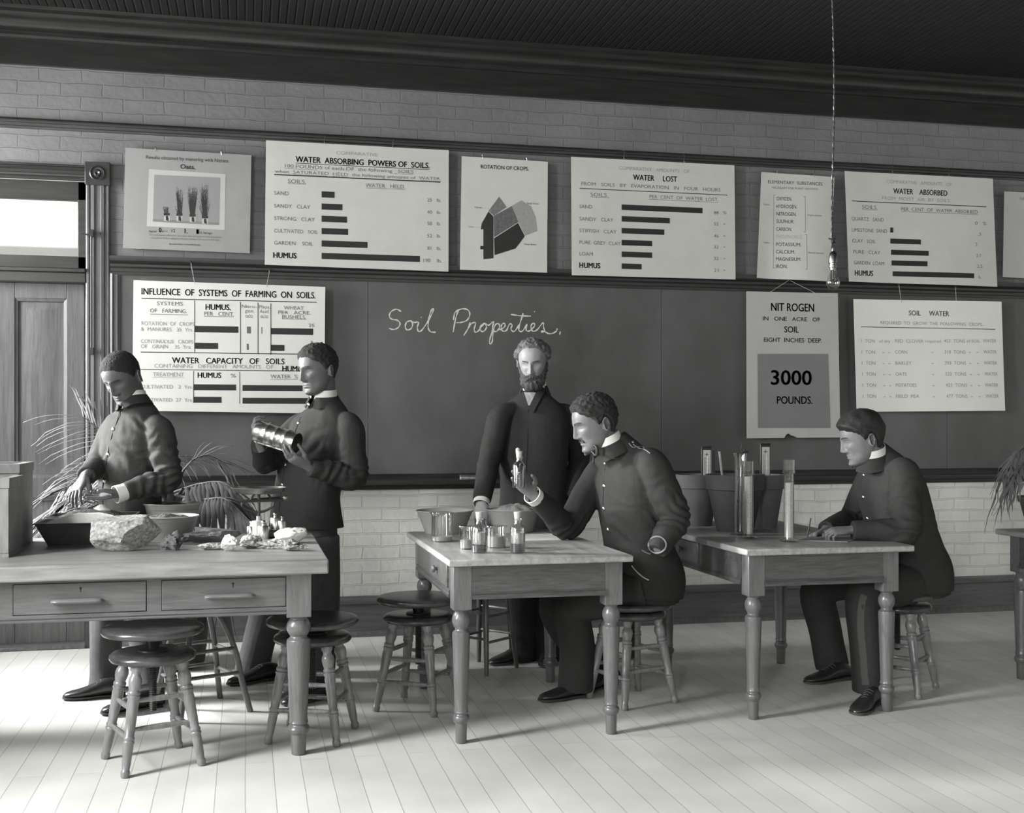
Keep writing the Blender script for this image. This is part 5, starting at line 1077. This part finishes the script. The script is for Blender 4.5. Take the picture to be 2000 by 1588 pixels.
def person(label, base, hd, skin, hairfn, tor, arms, legs, coat, trous, hands, neck, shoes, spots, coat_extra=None, body_secs=None, feat={}, coat_amp=.003, brow=M_HAIR, spots_t=[], skirt=None, seed=1.):
    t = thing('person', label, 'person', tuple(base)); M = headM(*hd)
    P, N_, PH = head_grid(feat)
    # ---------------- body: one continuous skin surface
    b = MB(); add_grid(b, P, M); ear(b, M, 1); ear(b, M, -1)
    limb(b, [M @ V(0, -.022, -.015), M @ V(0, -.030, -.065), neck[0].lerp(M @ V(0, -.03, -.06), .35), neck[0] - V(0, 0, .06)], [.060, .0575, .058, .062], 22)
    torso(b, [(s[0], s[1] * .80, s[2] * .80, s[3]) for s in (body_secs or tor)], 24)
    for sh, el, wr, rs in arms: limb(b, [sh, sh.lerp(el, .5), el, el.lerp(wr, .5), wr], [.05, .046, .038, .034, .024], 14)
    for lg in legs: limb(b, list(lg[0]), [r * .72 for r in lg[1][:-1]] + [.042], 14)
    for h in hands: hand(b, *h)
    bm_ = fuse(b, VOX_BODY, 1); bv_body = bvh_of(bm_); link_mesh(bm_, 'body', skin, t)
    # ---------------- hair, brows, lashes
    for nm, m, off, keep in hairfn(P, N_, PH): shell(P, N_, off, M, keep, nm, m, t)
    X, Y, Z = P[..., 0], P[..., 1], P[..., 2]; ax = np.abs(X); fr = np.cos(PH) > .2
    arch = .0275 + .0035 * np.sin(np.clip((ax - .012) / .04, 0, 1) * np.pi); bk = fr & (np.abs(Z - arch) < .0042 * np.clip((.058 - ax) / .02, .25, 1)) & (ax > .011) & (ax < .052)
    shell(P, N_, np.where(bk, .0022, -.001), M, bk, 'eyebrows', brow, t)
    lk = fr & (np.abs(Z - (.0008 + .0025 * ((ax - .0315) / .014) ** 2)) < .0018) & (np.abs(ax - .0315) < .0145); shell(P, N_, np.where(lk, .0012, -.001), M, lk, 'eyelashes', M_HAIR, t)
    # ---------------- coat
    c = MB(); torso(c, tor, 36)
    for sh, el, wr, rs in arms:
        nb = Vector(tor[-2][0]); inn = sh.lerp(nb, .42); inn.z = sh.z + (nb.z - sh.z) * .30
        limb(c, [inn, sh.lerp(el, .02) - V(0, 0, .004), sh.lerp(el, .5), el, el.lerp(wr, .5), wr], [rs[0] * .62] + [rs[0] * 1.02] + list(rs[1:]), 22)
    if coat_extra: coat_extra(c)
    cm = fuse(c, VOX_CLOTH, 4, lambda co, no: folds(co, no, spots, coat_amp, 7., seed)); bv = bvh_of(cm); link_mesh(cm, 'coat', coat, t)
    # ---------------- trousers
    l = MB()
    for pts, rs in legs: limb(l, list(pts), list(rs), 20)
    if skirt: torso(l, skirt, 26)
    lm = fuse(l, VOX_TR, 3, lambda co, no: folds(co, no, spots_t, .004, 6., seed + 3, .6)); bl = bvh_of(lm); link_mesh(lm, 'trousers', trous, t)
    for a, b_ in shoes: shoe(t, a, b_)
    return t, M, bv, bl, bv_body
def hairline(PH, tab):
    a = np.degrees(np.abs(PH)); return np.interp(a, [0, 25, 38, 50, 60, 70, 80, 90, 100, 115, 130, 150, 180], tab)
def tophair(tab, front, top, side, back, f, amp, seed, name='hair', m=None, part=None):
    def fn(P, N_, PH):
        Z = P[..., 2]; hl = hairline(PH, tab) + .0035 * nz_field(P, 60, seed); a = np.degrees(np.abs(PH)); d = Z - hl
        th = np.interp(a, [0, 40, 80, 110, 180], [front, front, side, side, back]); upw = sstep(Z, .05, .11); th = th * (1 - upw) + top * upw + front * .0
        th = np.where(a < 60, th * (1 - .0 * upw), th)
        off = th * sstep(d, -.004, .018) + amp * nz_field(P, f, seed + 5, 2) * sstep(d, 0, .02)
        return [(name, m or M_HAIR, np.maximum(off, .0008), d > -.002)]
    return fn
def skirt_of(tor, a, b): return None
SKIN_D = skin_mat('skin_deep_brown', .11); SKIN_M = skin_mat('skin_brown', .11); SKIN_L = skin_mat('skin_light', .27); SKIN_T = skin_mat('skin_tan', .135)
flat_c = [[8, 10, 8]] * 4
# ---------------------------------------------------------------- student with cupped hands
A = at
sh, el, wr = A(310, 838, 5.97), A(328, 936, 5.90), A(243, 961, 5.79)
sh2, el2, wr2 = A(224, 838, 6.22), A(194, 905, 6.12), A(168, 930, 5.92)
tor1 = [(A(252, 1105, 6.12), .185, .14, 48), (A(252, 1040, 6.12), .182, .138, 48), (A(253, 965, 6.11), .170, .132, 48), (A(258, 890, 6.10), .182, .134, 46), (A(263, 842, 6.09), .186, .122, 45), (A(267, 812, 6.08), .135, .095, 44), (A(265, 789, 6.07), .074, .076, 40), (A(262, 775, 6.06), .058, .062, 40)]
legs1 = [((A(275, 1060, 6.05), A(283, 1180, 5.96), A(285, 1260, 5.9), A(292, 1340, 5.78), A(292, 1375, 5.72)), (.10, .088, .078, .072, .075)), ((A(235, 1060, 6.2), A(212, 1170, 6.16), A(208, 1240, 6.12), A(206, 1310, 6.10), A(203, 1350, 6.08)), (.10, .088, .078, .072, .078))]
f1a, f1b = fl(203, 1361), fl(290, 1385)
sp1 = [(el + V(-.02, -.02, .02), el - sh, .10, .045, .007, 0), (el.lerp(sh, .5), el - sh, .10, .06, .005, 1), (el.lerp(wr, .5), wr - el, .10, .05, .005, 2), (el2, wr2 - el2, .10, .045, .006, 0), (A(290, 850, 6.), V(.5, 0, 1), .10, .07, .006, 1), (A(230, 880, 5.95), V(.7, 0, .7), .12, .09, .004, 2)]
hn1 = [(wr + V(-.012, 0, -.004), (-1, -.12, -.16), (.05, -.22, 1), False, [[6, 10, 8], [4, 8, 6], [6, 10, 6], [12, 14, 10]], [(.55, .55, .55), (.75, .25, .35), (.85, .05, .1)], .98),
       (wr2 + V(-.006, -.012, -.004), (-.34, -.62, -.70), (.58, .50, -.60), True, [[20, 22, 15], [16, 20, 12], [14, 18, 10], [10, 14, 10]], [(.7, .5, .5), (.85, .2, .45), (.9, 0, .4)], .98)]
p1, M1, bv1, bl1, bb1 = person('person in dark buttoned uniform looking down into cupped hands by the door', (f1a.x + .1, 6.0, 0), (A(239, 739, 6.03), 30, 30, 4, 1.03), SKIN_D,
    tophair([.084, .080, .070, .058, .046, .026, .004, .018, .032, .012, -.032, -.052, -.056], .005, .007, .006, .006, 160, .0018, 3, m=M_HAIRC), tor1, [(sh, el, wr, [.070, .070, .064, .055, .044]), (sh2, el2, wr2, [.070, .068, .062, .053, .045])], legs1, M_CLOTHM, M_CLOTHG, hn1, [A(262, 782, 6.06)],
    [(f1a + V(.10, .0, 0), f1a + V(-.185, -.03, 0)), (f1b + V(.06, .02, 0), f1b + V(-.20, -.08, 0))], sp1, feat=dict(nosew=1.25, lips=1.5), seed=1.3, skirt=[(A(254, 1075, 6.12), .165, .125, 48), (A(254, 1025, 6.12), .16, .12, 48)])
nk = (A(262, 775, 6.06) - V(0, 0, .045)); ax_ = (M1 @ V(0, -.03, -.05) - nk).normalized(); fw1 = AZ(40)
collar(p1, 'shirt_collar', M_LINEN, nk, ax_, fw1, .066, .070, .035, 8, .030, sq=1.05); collar(p1, 'coat_collar', M_CLOTH, nk, ax_, fw1, .071, .090, .048, 10, -.006, th=.006, sq=1.06, point=.01)
for px, py in ((239, 795), (221, 838), (211, 888), (204, 939), (205, 990)): button(p1, bv1, px, py)
seam(p1, bv1, [(235, 802), (228, 825), (219, 850), (212, 880), (206, 910), (202, 940), (200, 965), (202, 990), (203, 1010)], .0018, M_CLOTHB, 'front_edge')
cuff(p1, wr + (wr - el).normalized() * -.012, wr - el, .041, .058)
# ---------------------------------------------------------------- student with the metal canister
Y2 = 6.08
sh, el, wr = A(681, 832, 5.96), A(690, 930, 5.90), A(604, 913, 5.80)
sh2, el2, wr2 = A(586, 832, 6.17), A(520, 902, 6.08), A(507, 868, 5.90)
tor2 = [(A(598, 1030, 6.10), .212, .150, 46), (A(598, 990, 6.10), .196, .140, 46), (A(602, 950, 6.09), .182, .134, 46), (A(618, 880, 6.08), .190, .137, 46), (A(632, 838, 6.07), .188, .122, 46), (A(637, 808, 6.07), .135, .094, 46), (A(636, 784, 6.07), .072, .075, 48), (A(632, 770, 6.07), .058, .062, 50)]
legs2 = [((A(622, 1050, 6.02), A(630, 1130, 6.0), A(632, 1220, 5.97), A(628, 1300, 5.95), A(626, 1352, 5.93)), (.105, .09, .078, .07, .074)), ((A(575, 1060, 6.2), A(535, 1160, 6.22), A(515, 1220, 6.24), A(502, 1270, 6.26), A(492, 1312, 6.26)), (.105, .095, .088, .085, .092))]
f2a, f2b = fl(505, 1330), fl(625, 1365)
sp2 = [(el, el - sh, .10, .05, .006, 0), (el2, el2 - sh2, .09, .05, .006, 1), (A(605, 860, 5.95), V(.6, 0, -.8), .12, .08, .004, 0), (el.lerp(wr, .5), wr - el, .1, .05, .005, 2)]
ca, cb = A(503, 842, 5.88), A(580, 866, 5.765); cd = (cb - ca).normalized()
cu = (V(0, 0, 1) - cd * cd.z).normalized(); cf = cd.cross(cu)      # cf points toward the camera or away
if cf.y > 0: cf = -cf
hn2 = [(wr + V(-.006, -.008, .006), (cb + cd * .028 - cf * .0 - cu * .05) - wr + V(-.10, -.02, .02), (-.25, .25, .9), False, [[12, 26, 22], [10, 24, 20], [10, 26, 22], [14, 28, 22]], [(.75, .50, .35), (.85, .15, .5), (.85, .0, .55)], .98),
       (wr2 + V(-.004, -.01, .010), (-.30, -.20, .90), (.82, -.05, .35), True, [[34, 48, 30], [36, 50, 32], [38, 50, 34], [40, 52, 34]], [(.55, -.15, .8), (.5, -.2, .85), (.45, -.1, .85)], .95)]
p2, M2, bv2, bl2, bb2 = person('person in dark uniform examining a ribbed metal canister held in both hands', (A(600, 1200, 6.1).x, 6.1, 0), (A(620, 724, 6.03), 55, 9, 0, 1.03), SKIN_M,
    tophair([.076, .076, .066, .056, .046, .030, .004, .012, .030, .008, -.040, -.060, -.064], .012, .014, .012, .016, 75, .004, 11, m=M_HAIRC), tor2, [(sh, el, wr, [.074, .074, .070, .058, .046]), (sh2, el2, wr2, [.070, .066, .062, .054, .044])], legs2, M_CLOTH, M_TROUS, hn2, [A(633, 778, 6.07)],
    [(f2a + V(.12, .04, 0), f2a + V(-.155, -.09, 0)), (f2b + V(.07, .05, 0), f2b + V(-.18, -.12, 0))], sp2, feat=dict(lips=1.3), seed=4.1, skirt=[(A(600, 1065, 6.1), .16, .125, 46), (A(600, 1020, 6.1), .16, .125, 46)])
nk = A(632, 772, 6.07) - V(0, 0, .045); ax_ = (M2 @ V(0, -.03, -.05) - nk).normalized(); fw2 = AZ(52)
collar(p2, 'shirt_collar', M_LINEN, nk, ax_, fw2, .064, .070, .042, 12, .034, sq=1.06); collar(p2, 'coat_collar', M_CLOTH, nk, ax_, fw2, .071, .094, .050, 16, -.008, th=.006, sq=1.06, point=.012)
bq = nk + ax_ * -.004 + fw2 * .100; MB().lathe([(.0001, .0065), (.005, .006), (.009, .0035), (.0105, .001), (.0001, -.003)], 18, bq, fw2.to_track_quat('Z', 'Y').to_matrix().to_4x4()).build('button', M_BUTTON, p2, smooth=60)
for px, py in ((583, 826), (557, 907), (551, 947)): button(p2, bv2, px, py)
seam(p2, bv2, [(596, 795), (588, 815), (578, 840), (572, 860)], .0018, M_CLOTHB, 'front_edge'); seam(p2, bv2, [(556, 915), (552, 940), (548, 970), (545, 1000)], .0018, M_CLOTHB, 'front_edge')
# canister
can = thing('metal_canister', 'ribbed bright metal canister held by the student in front of the blackboard', 'canister', tuple(ca)); q = cd.to_track_quat('Z', 'Y').to_matrix().to_4x4(); L = (cb - ca).length; R_ = .0515
prof = [(.001, .004), (R_ * .95, .004), (R_, 0), (R_ * 1.05, .004), (R_, .009)]
for f in (.29, .53, .77): prof += [(R_, L * f - .004), (R_ * 1.06, L * f), (R_ * 1.06, L * f + .004), (R_, L * f + .008)]
prof += [(R_, L), (R_ * .97, L), (R_ * .96, L - .07), (.001, L - .075)]
MB().lathe(prof, 44, ca, q).build('canister_body', mat('polished_tin', .45, .3, metal=1., var=.12, scale=8), can, smooth=50)
MB().tube([ca - cu * (R_ * 1.03) + cf * .012, cb - cu * (R_ * 1.03) + cf * .012], .003, 8).build('side_rod', M_STEEL, can)
MB().tube(vspline([ca + cu * .03 - cd * .0, ca + cu * .03 - cd * .022, ca - cu * .0 - cd * .03, ca - cu * .03 - cd * .022, ca - cu * .03], 5), .003, 8).build('bail_handle', M_STEEL, can)
# ---------------------------------------------------------------- bearded man
Y3 = 6.32
sh, el, wr = A(1108, 812, Y3), A(1130, 893, Y3 + .04), A(1118, 975, Y3 - .08)
sh2, el2, wr2 = A(978, 812, Y3 - .03), A(957, 892, Y3 - .05), A(941, 978, Y3 - .22)
tor3 = [(A(1042, 1105, Y3), .225, .165, 20), (A(1042, 1030, Y3), .205, .155, 20), (A(1042, 955, Y3), .185, .138, 20), (A(1042, 868, Y3), .196, .138, 20), (A(1042, 822, Y3), .196, .122, 20), (A(1043, 792, Y3), .160, .095, 20), (A(1044, 766, Y3), .074, .078, 20), (A(1044, 752, Y3 - .01), .06, .064, 20)]
legs3 = [((A(1018, 1080, Y3), A(1018, 1160, Y3), A(1018, 1220, Y3), A(1020, 1265, Y3), A(1018, 1298, Y3)), (.105, .09, .08, .074, .076)), ((A(1068, 1080, Y3), A(1068, 1160, Y3), A(1070, 1220, Y3), A(1072, 1265, Y3), A(1072, 1298, Y3)), (.105, .09, .08, .074, .076))]
f3a, f3b = A(1018, 1305, Y3), A(1072, 1305, Y3); f3a.z = f3b.z = 0
def beard_hair(P, N_, PH):
    out = tophair([.098, .098, .090, .076, .060, .036, .008, .016, .030, .010, -.038, -.060, -.066], .005, .006, .023, .020, 48, .009, 31, m=M_HAIRG)(P, N_, PH)
    X, Y, Z = P[..., 0], P[..., 1], P[..., 2]; a = np.degrees(np.abs(PH)); ax = np.abs(X)
    top = np.interp(a, [0, 14, 22, 35, 50, 62, 72, 80, 88, 96], [-.070, -.069, -.060, -.052, -.044, -.022, .004, .010, .004, -.05]) + .004 * nz_field(P, 70, 2); kb = (Z < top) & (a < 92)
    offb = (.010 + .021 * sstep(-Z, .055, .112) * sstep(np.cos(PH), -.1, .6)) * sstep(top - Z, -.004, .02) + .007 * nz_field(P, 75, 9, 2) * sstep(top - Z, 0, .02)
    km = (np.cos(PH) > .3) & (ax < .033) & (Z < -.047 - .25 * np.maximum(ax - .008, 0)) & (Z > -.066 - .35 * ax)
    return out + [('beard', M_BEARD, np.maximum(offb, .001), kb), ('moustache', M_BEARD, np.where(km, .009, .0) + .002 * nz_field(P, 160, 4) * km, km)]
def tails(c): pass
sp3 = [(el2, el2 - sh2, .12, .09, .004, 0), (el, el - sh, .12, .09, .004, 0)]
hn3 = [(wr2 + V(-.004, -.006, -.012), (-.10, -.42, -.80), (.35, .55, -.25), True, [[30, 36, 20]] * 4, [(.8, .45, .3), (.9, .15, .3), (.9, 0, .3)], 1.0), (wr + V(0, -.01, -.012), (0, -.3, -.95), (-.5, .5, 0), False, [[25, 30, 20]] * 4, [(.8, .45, .3), (.9, .15, .3), (.9, 0, .3)], 1.0)]
p3, M3, bv3, bl3, bb3 = person('bearded person in a black frock coat standing under the chalk writing', (A(1044, 1300, Y3).x, Y3, 0), (A(1041, 707, Y3 - .06), 22, 20, 0, 1.02), SKIN_L, beard_hair, tor3,
    [(sh, el, wr, [.066, .068, .064, .058, .050]), (sh2, el2, wr2, [.066, .068, .064, .058, .050])], legs3, M_CLOTHB, M_CLOTHB, hn3, [A(1044, 762, Y3)], [(f3a + V(.06, .03, 0), f3a + V(-.20, -.10, 0)), (f3b + V(.02, .05, 0), f3b + V(-.08, -.24, 0))], sp3, feat=dict(nose=1.05), seed=7.7, coat_amp=.002, brow=M_BEARD)
nk = A(1044, 752, Y3) - V(0, 0, .045); ax_ = (M3 @ V(0, -.03, -.05) - nk).normalized(); fw3 = AZ(20)
collar(p3, 'shirt_collar', M_LINEN, nk, ax_, fw3, .065, .070, .04, 14, .020); collar(p3, 'coat_collar', M_CLOTHB, nk, ax_, fw3, .070, .092, .055, 62, -.012, th=.008, sq=1.06)
cuff(p3, wr2 + (wr2 - el2).normalized() * -.010, wr2 - el2, .044, .036)
# shirt front, tie, lapels laid on the coat
def patch(parent, bv, pts, name, m, lift=.004, th=.003, sub=6, s180=60):
    """a cloth piece draped on the coat: outline given as quad (a,b,c,d) seen from the room"""
    a, b, c_, d_ = [np.array(p, float) for p in pts]; W = []
    for i in range(sub + 1):
        row = []
        for j in range(sub + 1):
            p = (a * (1 - i / sub) + b * i / sub) * (1 - j / sub) + (d_ * (1 - i / sub) + c_ * i / sub) * j / sub; h, n = hit(bv, *p)
            if h is None: return
            row.append(h + n * lift)
        W.append(row)
    mb = MB(); K = sub + 1; top = [p for r in W for p in r]; fs = []
    o, d = ray(*pts[0]); low = [p + d * (th + lift) for p in top]; n = K * K
    for i in range(sub):
        for j in range(sub): q = i * K + j; fs += [(q, q + 1, q + K + 1, q + K), (n + q, n + q + K, n + q + K + 1, n + q + 1)]
    rim = [i * K for i in range(K)] + [(K - 1) * K + j for j in range(1, K)] + [i * K + K - 1 for i in range(K - 2, -1, -1)] + [j for j in range(K - 2, 0, -1)]
    for x, y in zip(rim, rim[1:] + rim[:1]): fs.append((x, y, n + y, n + x))
    mb.add(top + low, fs); return mb.build(name, m, parent, smooth=s180)
patch(p3, bv3, [(1025, 768), (1050, 768), (1038, 793), (1032, 793)], 'necktie', mat('grey_necktie', .22, .6, var=.4, scale=60), .010)
patch(p3, bv3, [(1008, 760), (1022, 757), (1035, 794), (1030, 806)], 'lapel', M_CLOTHB, .014, .006); patch(p3, bv3, [(1052, 757), (1066, 760), (1042, 808), (1035, 794)], 'lapel', M_CLOTHB, .014, .006)
patch(p3, bv3, [(1002, 768), (1018, 758), (1030, 800), (1016, 790)], 'lapel', M_CLOTHB, .005, .004)
seam(p3, bv3, [(1031, 800), (1030, 850), (1028, 900), (1026, 950), (1020, 1000)], .0025, M_CLOTHB, 'front_edge')
# ---------------------------------------------------------------- seated student with bottle
sh, el, wr = A(1272, 905, 5.12), A(1318, 1012, 5.05), A(1284, 1076, 4.99)
sh2, el2, wr2 = A(1180, 915, 5.42), A(1108, 1028, 5.36), A(1046, 972, 5.22)
tor4 = [(A(1262, 1165, 5.30), .185, .150, 66), (A(1262, 1125, 5.30), .195, .155, 66), (A(1246, 1065, 5.28), .178, .138, 66), (A(1236, 985, 5.27), .186, .138, 66), (A(1230, 935, 5.26), .190, .126, 66), (A(1222, 900, 5.26), .145, .096, 66), (A(1208, 873, 5.25), .078, .078, 68), (A(1198, 858, 5.25), .06, .064, 70)]
kl, kr = A(1122, 1190, 5.36), A(1085, 1182, 5.62)
legs4 = [((A(1258, 1150, 5.22), A(1190, 1165, 5.28), kl, A(1128, 1265, 5.40), A(1124, 1346, 5.42)), (.105, .098, .090, .085, .088)), ((A(1255, 1150, 5.42), A(1175, 1165, 5.50), kr, A(1130, 1265, 5.66), A(1190, 1330, 5.72)), (.105, .098, .088, .078, .075))]
g = fl(1150, 1362); g2 = fl(1205, 1348)
sp4 = [(el, wr - el, .10, .04, .007, 0), (el2, wr2 - el2, .09, .045, .006, 1), (sh.lerp(el, .6), el - sh, .1, .07, .004, 2), (A(1215, 1040, 5.15), V(.5, 0, .8), .12, .06, .004, 0)]
bp = A(1014, 953, 5.17)
hn4 = [(wr2 + V(-.014, .01, .018), (-.62, .04, .78), (.05, -1, .1), True, [[10, 26, 44], [10, 28, 46], [12, 30, 46], [16, 34, 46]], [(.35, .35, .85), (.55, .0, .8), (.75, -.25, .55)], 1.0), (wr + V(-.015, .17, -.03), (-.15, .85, -.5), (.5, .6, -.4), False, [[40, 50, 30]] * 4, [(.8, .5, .2), (.9, .2, .2), (.9, 0, .2)], .70)]
p4, M4, bv4, bl4, bb4 = person('seated person with moustache and bow tie holding a small bottle up', (1.78, 5.30, 0), (A(1162, 829, 5.24), 86, 16, 0, 1.06), SKIN_T,
    (lambda base: (lambda P, N_, PH: base(P, N_, PH) + [(lambda km: ('moustache', M_HAIR, np.where(km, .0045, 0), km))((np.cos(PH) > .3) & (np.abs(P[..., 0]) < .027) & (P[..., 2] < -.0465 - .12 * np.abs(P[..., 0])) & (P[..., 2] > -.0565 - .18 * np.abs(P[..., 0])))]))(tophair([.080, .078, .066, .054, .044, .028, .000, .012, .030, .006, -.044, -.066, -.072], .026, .018, .013, .013, 80, .005, 23, m=M_HAIRC)), tor4,
    [(sh, el, wr, [.076, .078, .072, .060, .048]), (sh2, el2, wr2, [.074, .072, .066, .056, .044])], legs4, mat('grey_blue_wool', .027, .8, var=.12, scale=30, bump=.0012, bscale=240, spec=.25), M_CLOTH, hn4, [A(1202, 868, 5.25)],
    [(g + V(.02, .03, 0), g + V(-.26, -.05, 0)), (g2 + V(.03, .12, 0), g2 + V(-.20, -.02, 0))], sp4, seed=9.2, skirt=[(A(1258, 1170, 5.31), .175, .15, 66), (A(1258, 1130, 5.30), .17, .145, 66)])
nk = A(1200, 862, 5.25) - V(.015, 0, .045); ax_ = (M4 @ V(0, -.03, -.05) - nk).normalized(); fw4 = AZ(72)
collar(p4, 'shirt_collar', M_LINEN, nk, ax_, fw4, .066, .072, .045, 12, .036, sq=1.06); collar(p4, 'coat_collar', M_CLOTH, nk, ax_, fw4, .073, .098, .058, 16, -.012, th=.006, sq=1.06, point=.012)
for px, py in ((1181, 905), (1180, 949), (1179, 993), (1187, 1034)): button(p4, bv4, px, py, .0115)
seam(p4, bv4, [(1182, 915), (1179, 950), (1178, 990), (1180, 1012), (1187, 1040), (1190, 1056)], .0018, M_CLOTHB, 'front_edge')
bt = thing_pt = A(1177, 890, 5.12); bt = nk + ax_ * .004 + fw4 * .112
mb = MB(); r4 = AZ(72).cross(V(0, 0, 1))
for sg in (-1, 1): mb.tube(vspline([bt, bt + r4 * sg * .028 + V(0, 0, .022), bt + r4 * sg * .048 + V(0, 0, .012), bt + r4 * sg * .044 - V(0, 0, .022), bt + r4 * sg * .02 - V(0, 0, .01), bt], 6), .009, 10, flat=.6)
mb.ball(bt, .012); mb.build('bow_tie', mat('dotted_tie', .03, .5, var=.6, scale=200), p4, smooth=70)
seam(p4, bv4, [(1228, 866), (1236, 874), (1246, 873), (1256, 874), (1266, 884)], .0028, mat('braid', .16, .7), 'shoulder_braid', .002); seam(p4, bv4, [(1236, 868), (1248, 876), (1260, 879), (1270, 886)], .0028, MATS['braid'], 'shoulder_braid', .002)
button(p4, bv4, 1236, 863, .006)
rg = []
for k in range(26):
    a_ = 2 * math.pi * k / 25; h, n = hit(bv4, 1284 + 17 * math.cos(a_), 1064 + 16 * math.sin(a_))
    if h is not None: rg.append(h + n * .001)
if len(rg) > 20: MB().tube(rg, .0042, 8).build('sleeve_braid', MATS['braid'], p4)
seam(p4, bv4, [(1254, 1074), (1262, 1079), (1270, 1082)], .0035, MATS['braid'], 'sleeve_braid', .002)
seam(p4, bl4, [(1234, 1104), (1240, 1112), (1249, 1121), (1258, 1128), (1267, 1133)], .003, M_STRING, 'coat_piping', .002); seam(p4, bv4, [(1234, 1104), (1240, 1112), (1249, 1121), (1258, 1128), (1267, 1133)], .003, M_STRING, 'coat_piping', .002)
cuff(p4, wr2 + (wr2 - el2).normalized() * -.012, wr2 - el2, .043, .042)
bottle('small corked bottle held up to the light by the seated student', 0, 0, 26.5, 72, c=bp, k=m_per_px(bp), sed=.0, name='held_bottle', liqf=.58, liqm=mat('dark_liquid', .05, .12, spec=.8), knob=True)
# ---------------------------------------------------------------- writing student
sh, el, wr = A(1766, 922, 5.06), A(1766, 1036, 4.96), A(1664, 1036, 5.02)
sh2, el2, wr2 = A(1706, 925, 5.38), A(1664, 1010, 5.46), A(1612, 1034, 5.28)
tor5 = [(A(1785, 1150, 5.22), .195, .170, 82), (A(1783, 1115, 5.22), .200, .168, 82), (A(1768, 1060, 5.22), .184, .146, 82), (A(1748, 985, 5.22), .190, .142, 80), (A(1738, 945, 5.22), .190, .128, 80), (A(1728, 915, 5.22), .145, .096, 80), (A(1716, 893, 5.22), .078, .078, 82), (A(1706, 880, 5.22), .06, .064, 84)]
legs5 = [((A(1775, 1140, 5.12), A(1720, 1150, 5.06), A(1688, 1168, 5.01), A(1693, 1260, 5.02), A(1698, 1348, 5.03)), (.105, .098, .088, .080, .078)), ((A(1770, 1140, 5.34), A(1680, 1135, 5.45), A(1600, 1150, 5.54), A(1612, 1230, 5.56), A(1626, 1300, 5.57)), (.105, .098, .092, .085, .085))]
g, g2 = fl(1712, 1378), fl(1655, 1330)
sp5 = [(el, el - sh, .11, .05, .006, 0), (el.lerp(sh, .5), el - sh, .1, .06, .004, 1), (A(1780, 1060, 5.1), V(-.3, 0, 1), .14, .09, .005, 0), (el2, wr2 - el2, .09, .05, .005, 1)]
hn5 = [(wr2 + V(-.008, -.006, -.006), (-.80, -.28, -.20), (-.1, -.35, -.75), True, [[38, 45, 25], [42, 48, 30], [46, 50, 30], [50, 50, 30]], [(.75, .35, .6), (.9, .0, .6), (.9, -.15, .5)], .95),
       (wr + V(-.004, 0, .002), (-.97, .12, -.06), (-.1, .3, -1), False, [[34, 62, 40], [36, 64, 42], [36, 64, 42], [38, 62, 40]], [(.8, .5, .1), (.9, .3, .2), (.95, .1, .2)], .95)]
p5, M5, bv5, bl5, bb5 = person('seated person in dark uniform writing at the right-hand table', (3.16, 5.2, 0), (A(1684, 859, 5.21), 103, 14, 0, 1.04), SKIN_T,
    tophair([.066, .066, .058, .052, .044, .030, .002, .008, .028, .004, -.046, -.070, -.076], .027, .023, .015, .015, 30, .0035, 41), tor5,
    [(sh, el, wr, [.074, .074, .068, .056, .046]), (sh2, el2, wr2, [.072, .068, .060, .052, .043])], legs5, M_CLOTH, M_CLOTH, hn5, [A(1710, 888, 5.22)],
    [(g + V(.03, .04, 0), g + V(-.20, -.16, 0)), (g2 + V(.04, .04, 0), g2 + V(-.25, -.03, 0))], sp5, seed=12.4, feat=dict(lips=1.1), skirt=[(A(1785, 1160, 5.22), .18, .16, 82), (A(1783, 1120, 5.22), .175, .155, 82)])
nk = A(1708, 884, 5.22) - V(.012, 0, .045); ax_ = (M5 @ V(0, -.03, -.05) - nk).normalized(); fw5 = AZ(88)
collar(p5, 'shirt_collar', M_LINEN, nk, ax_, fw5, .065, .071, .045, 14, .036, sq=1.06); collar(p5, 'coat_collar', M_CLOTH, nk, ax_, fw5, .072, .102, .060, 12, -.014, th=.006, sq=1.06)
for px, py in ((1687, 928), (1686, 971), (1694, 1013)): button(p5, bv5, px, py, .0115)
seam(p5, bl5, [(1690, 1160), (1683, 1175), (1680, 1205), (1681, 1240), (1683, 1275), (1686, 1305), (1690, 1338)], .030, mat('trouser_stripe', .055, .8), 'trouser_stripe', -.0245)  # paler band for the lit front of the shin, put into the colour
pn = A(1582, 1036, 5.24); o = MB().tube([pn + V(-.014, 0, -.03), pn + V(.006, .004, .06)], .0038, 8).build('pen', M_IRON, None); tag(o, 'short dark pen in the hand of the writing student', 'pen')
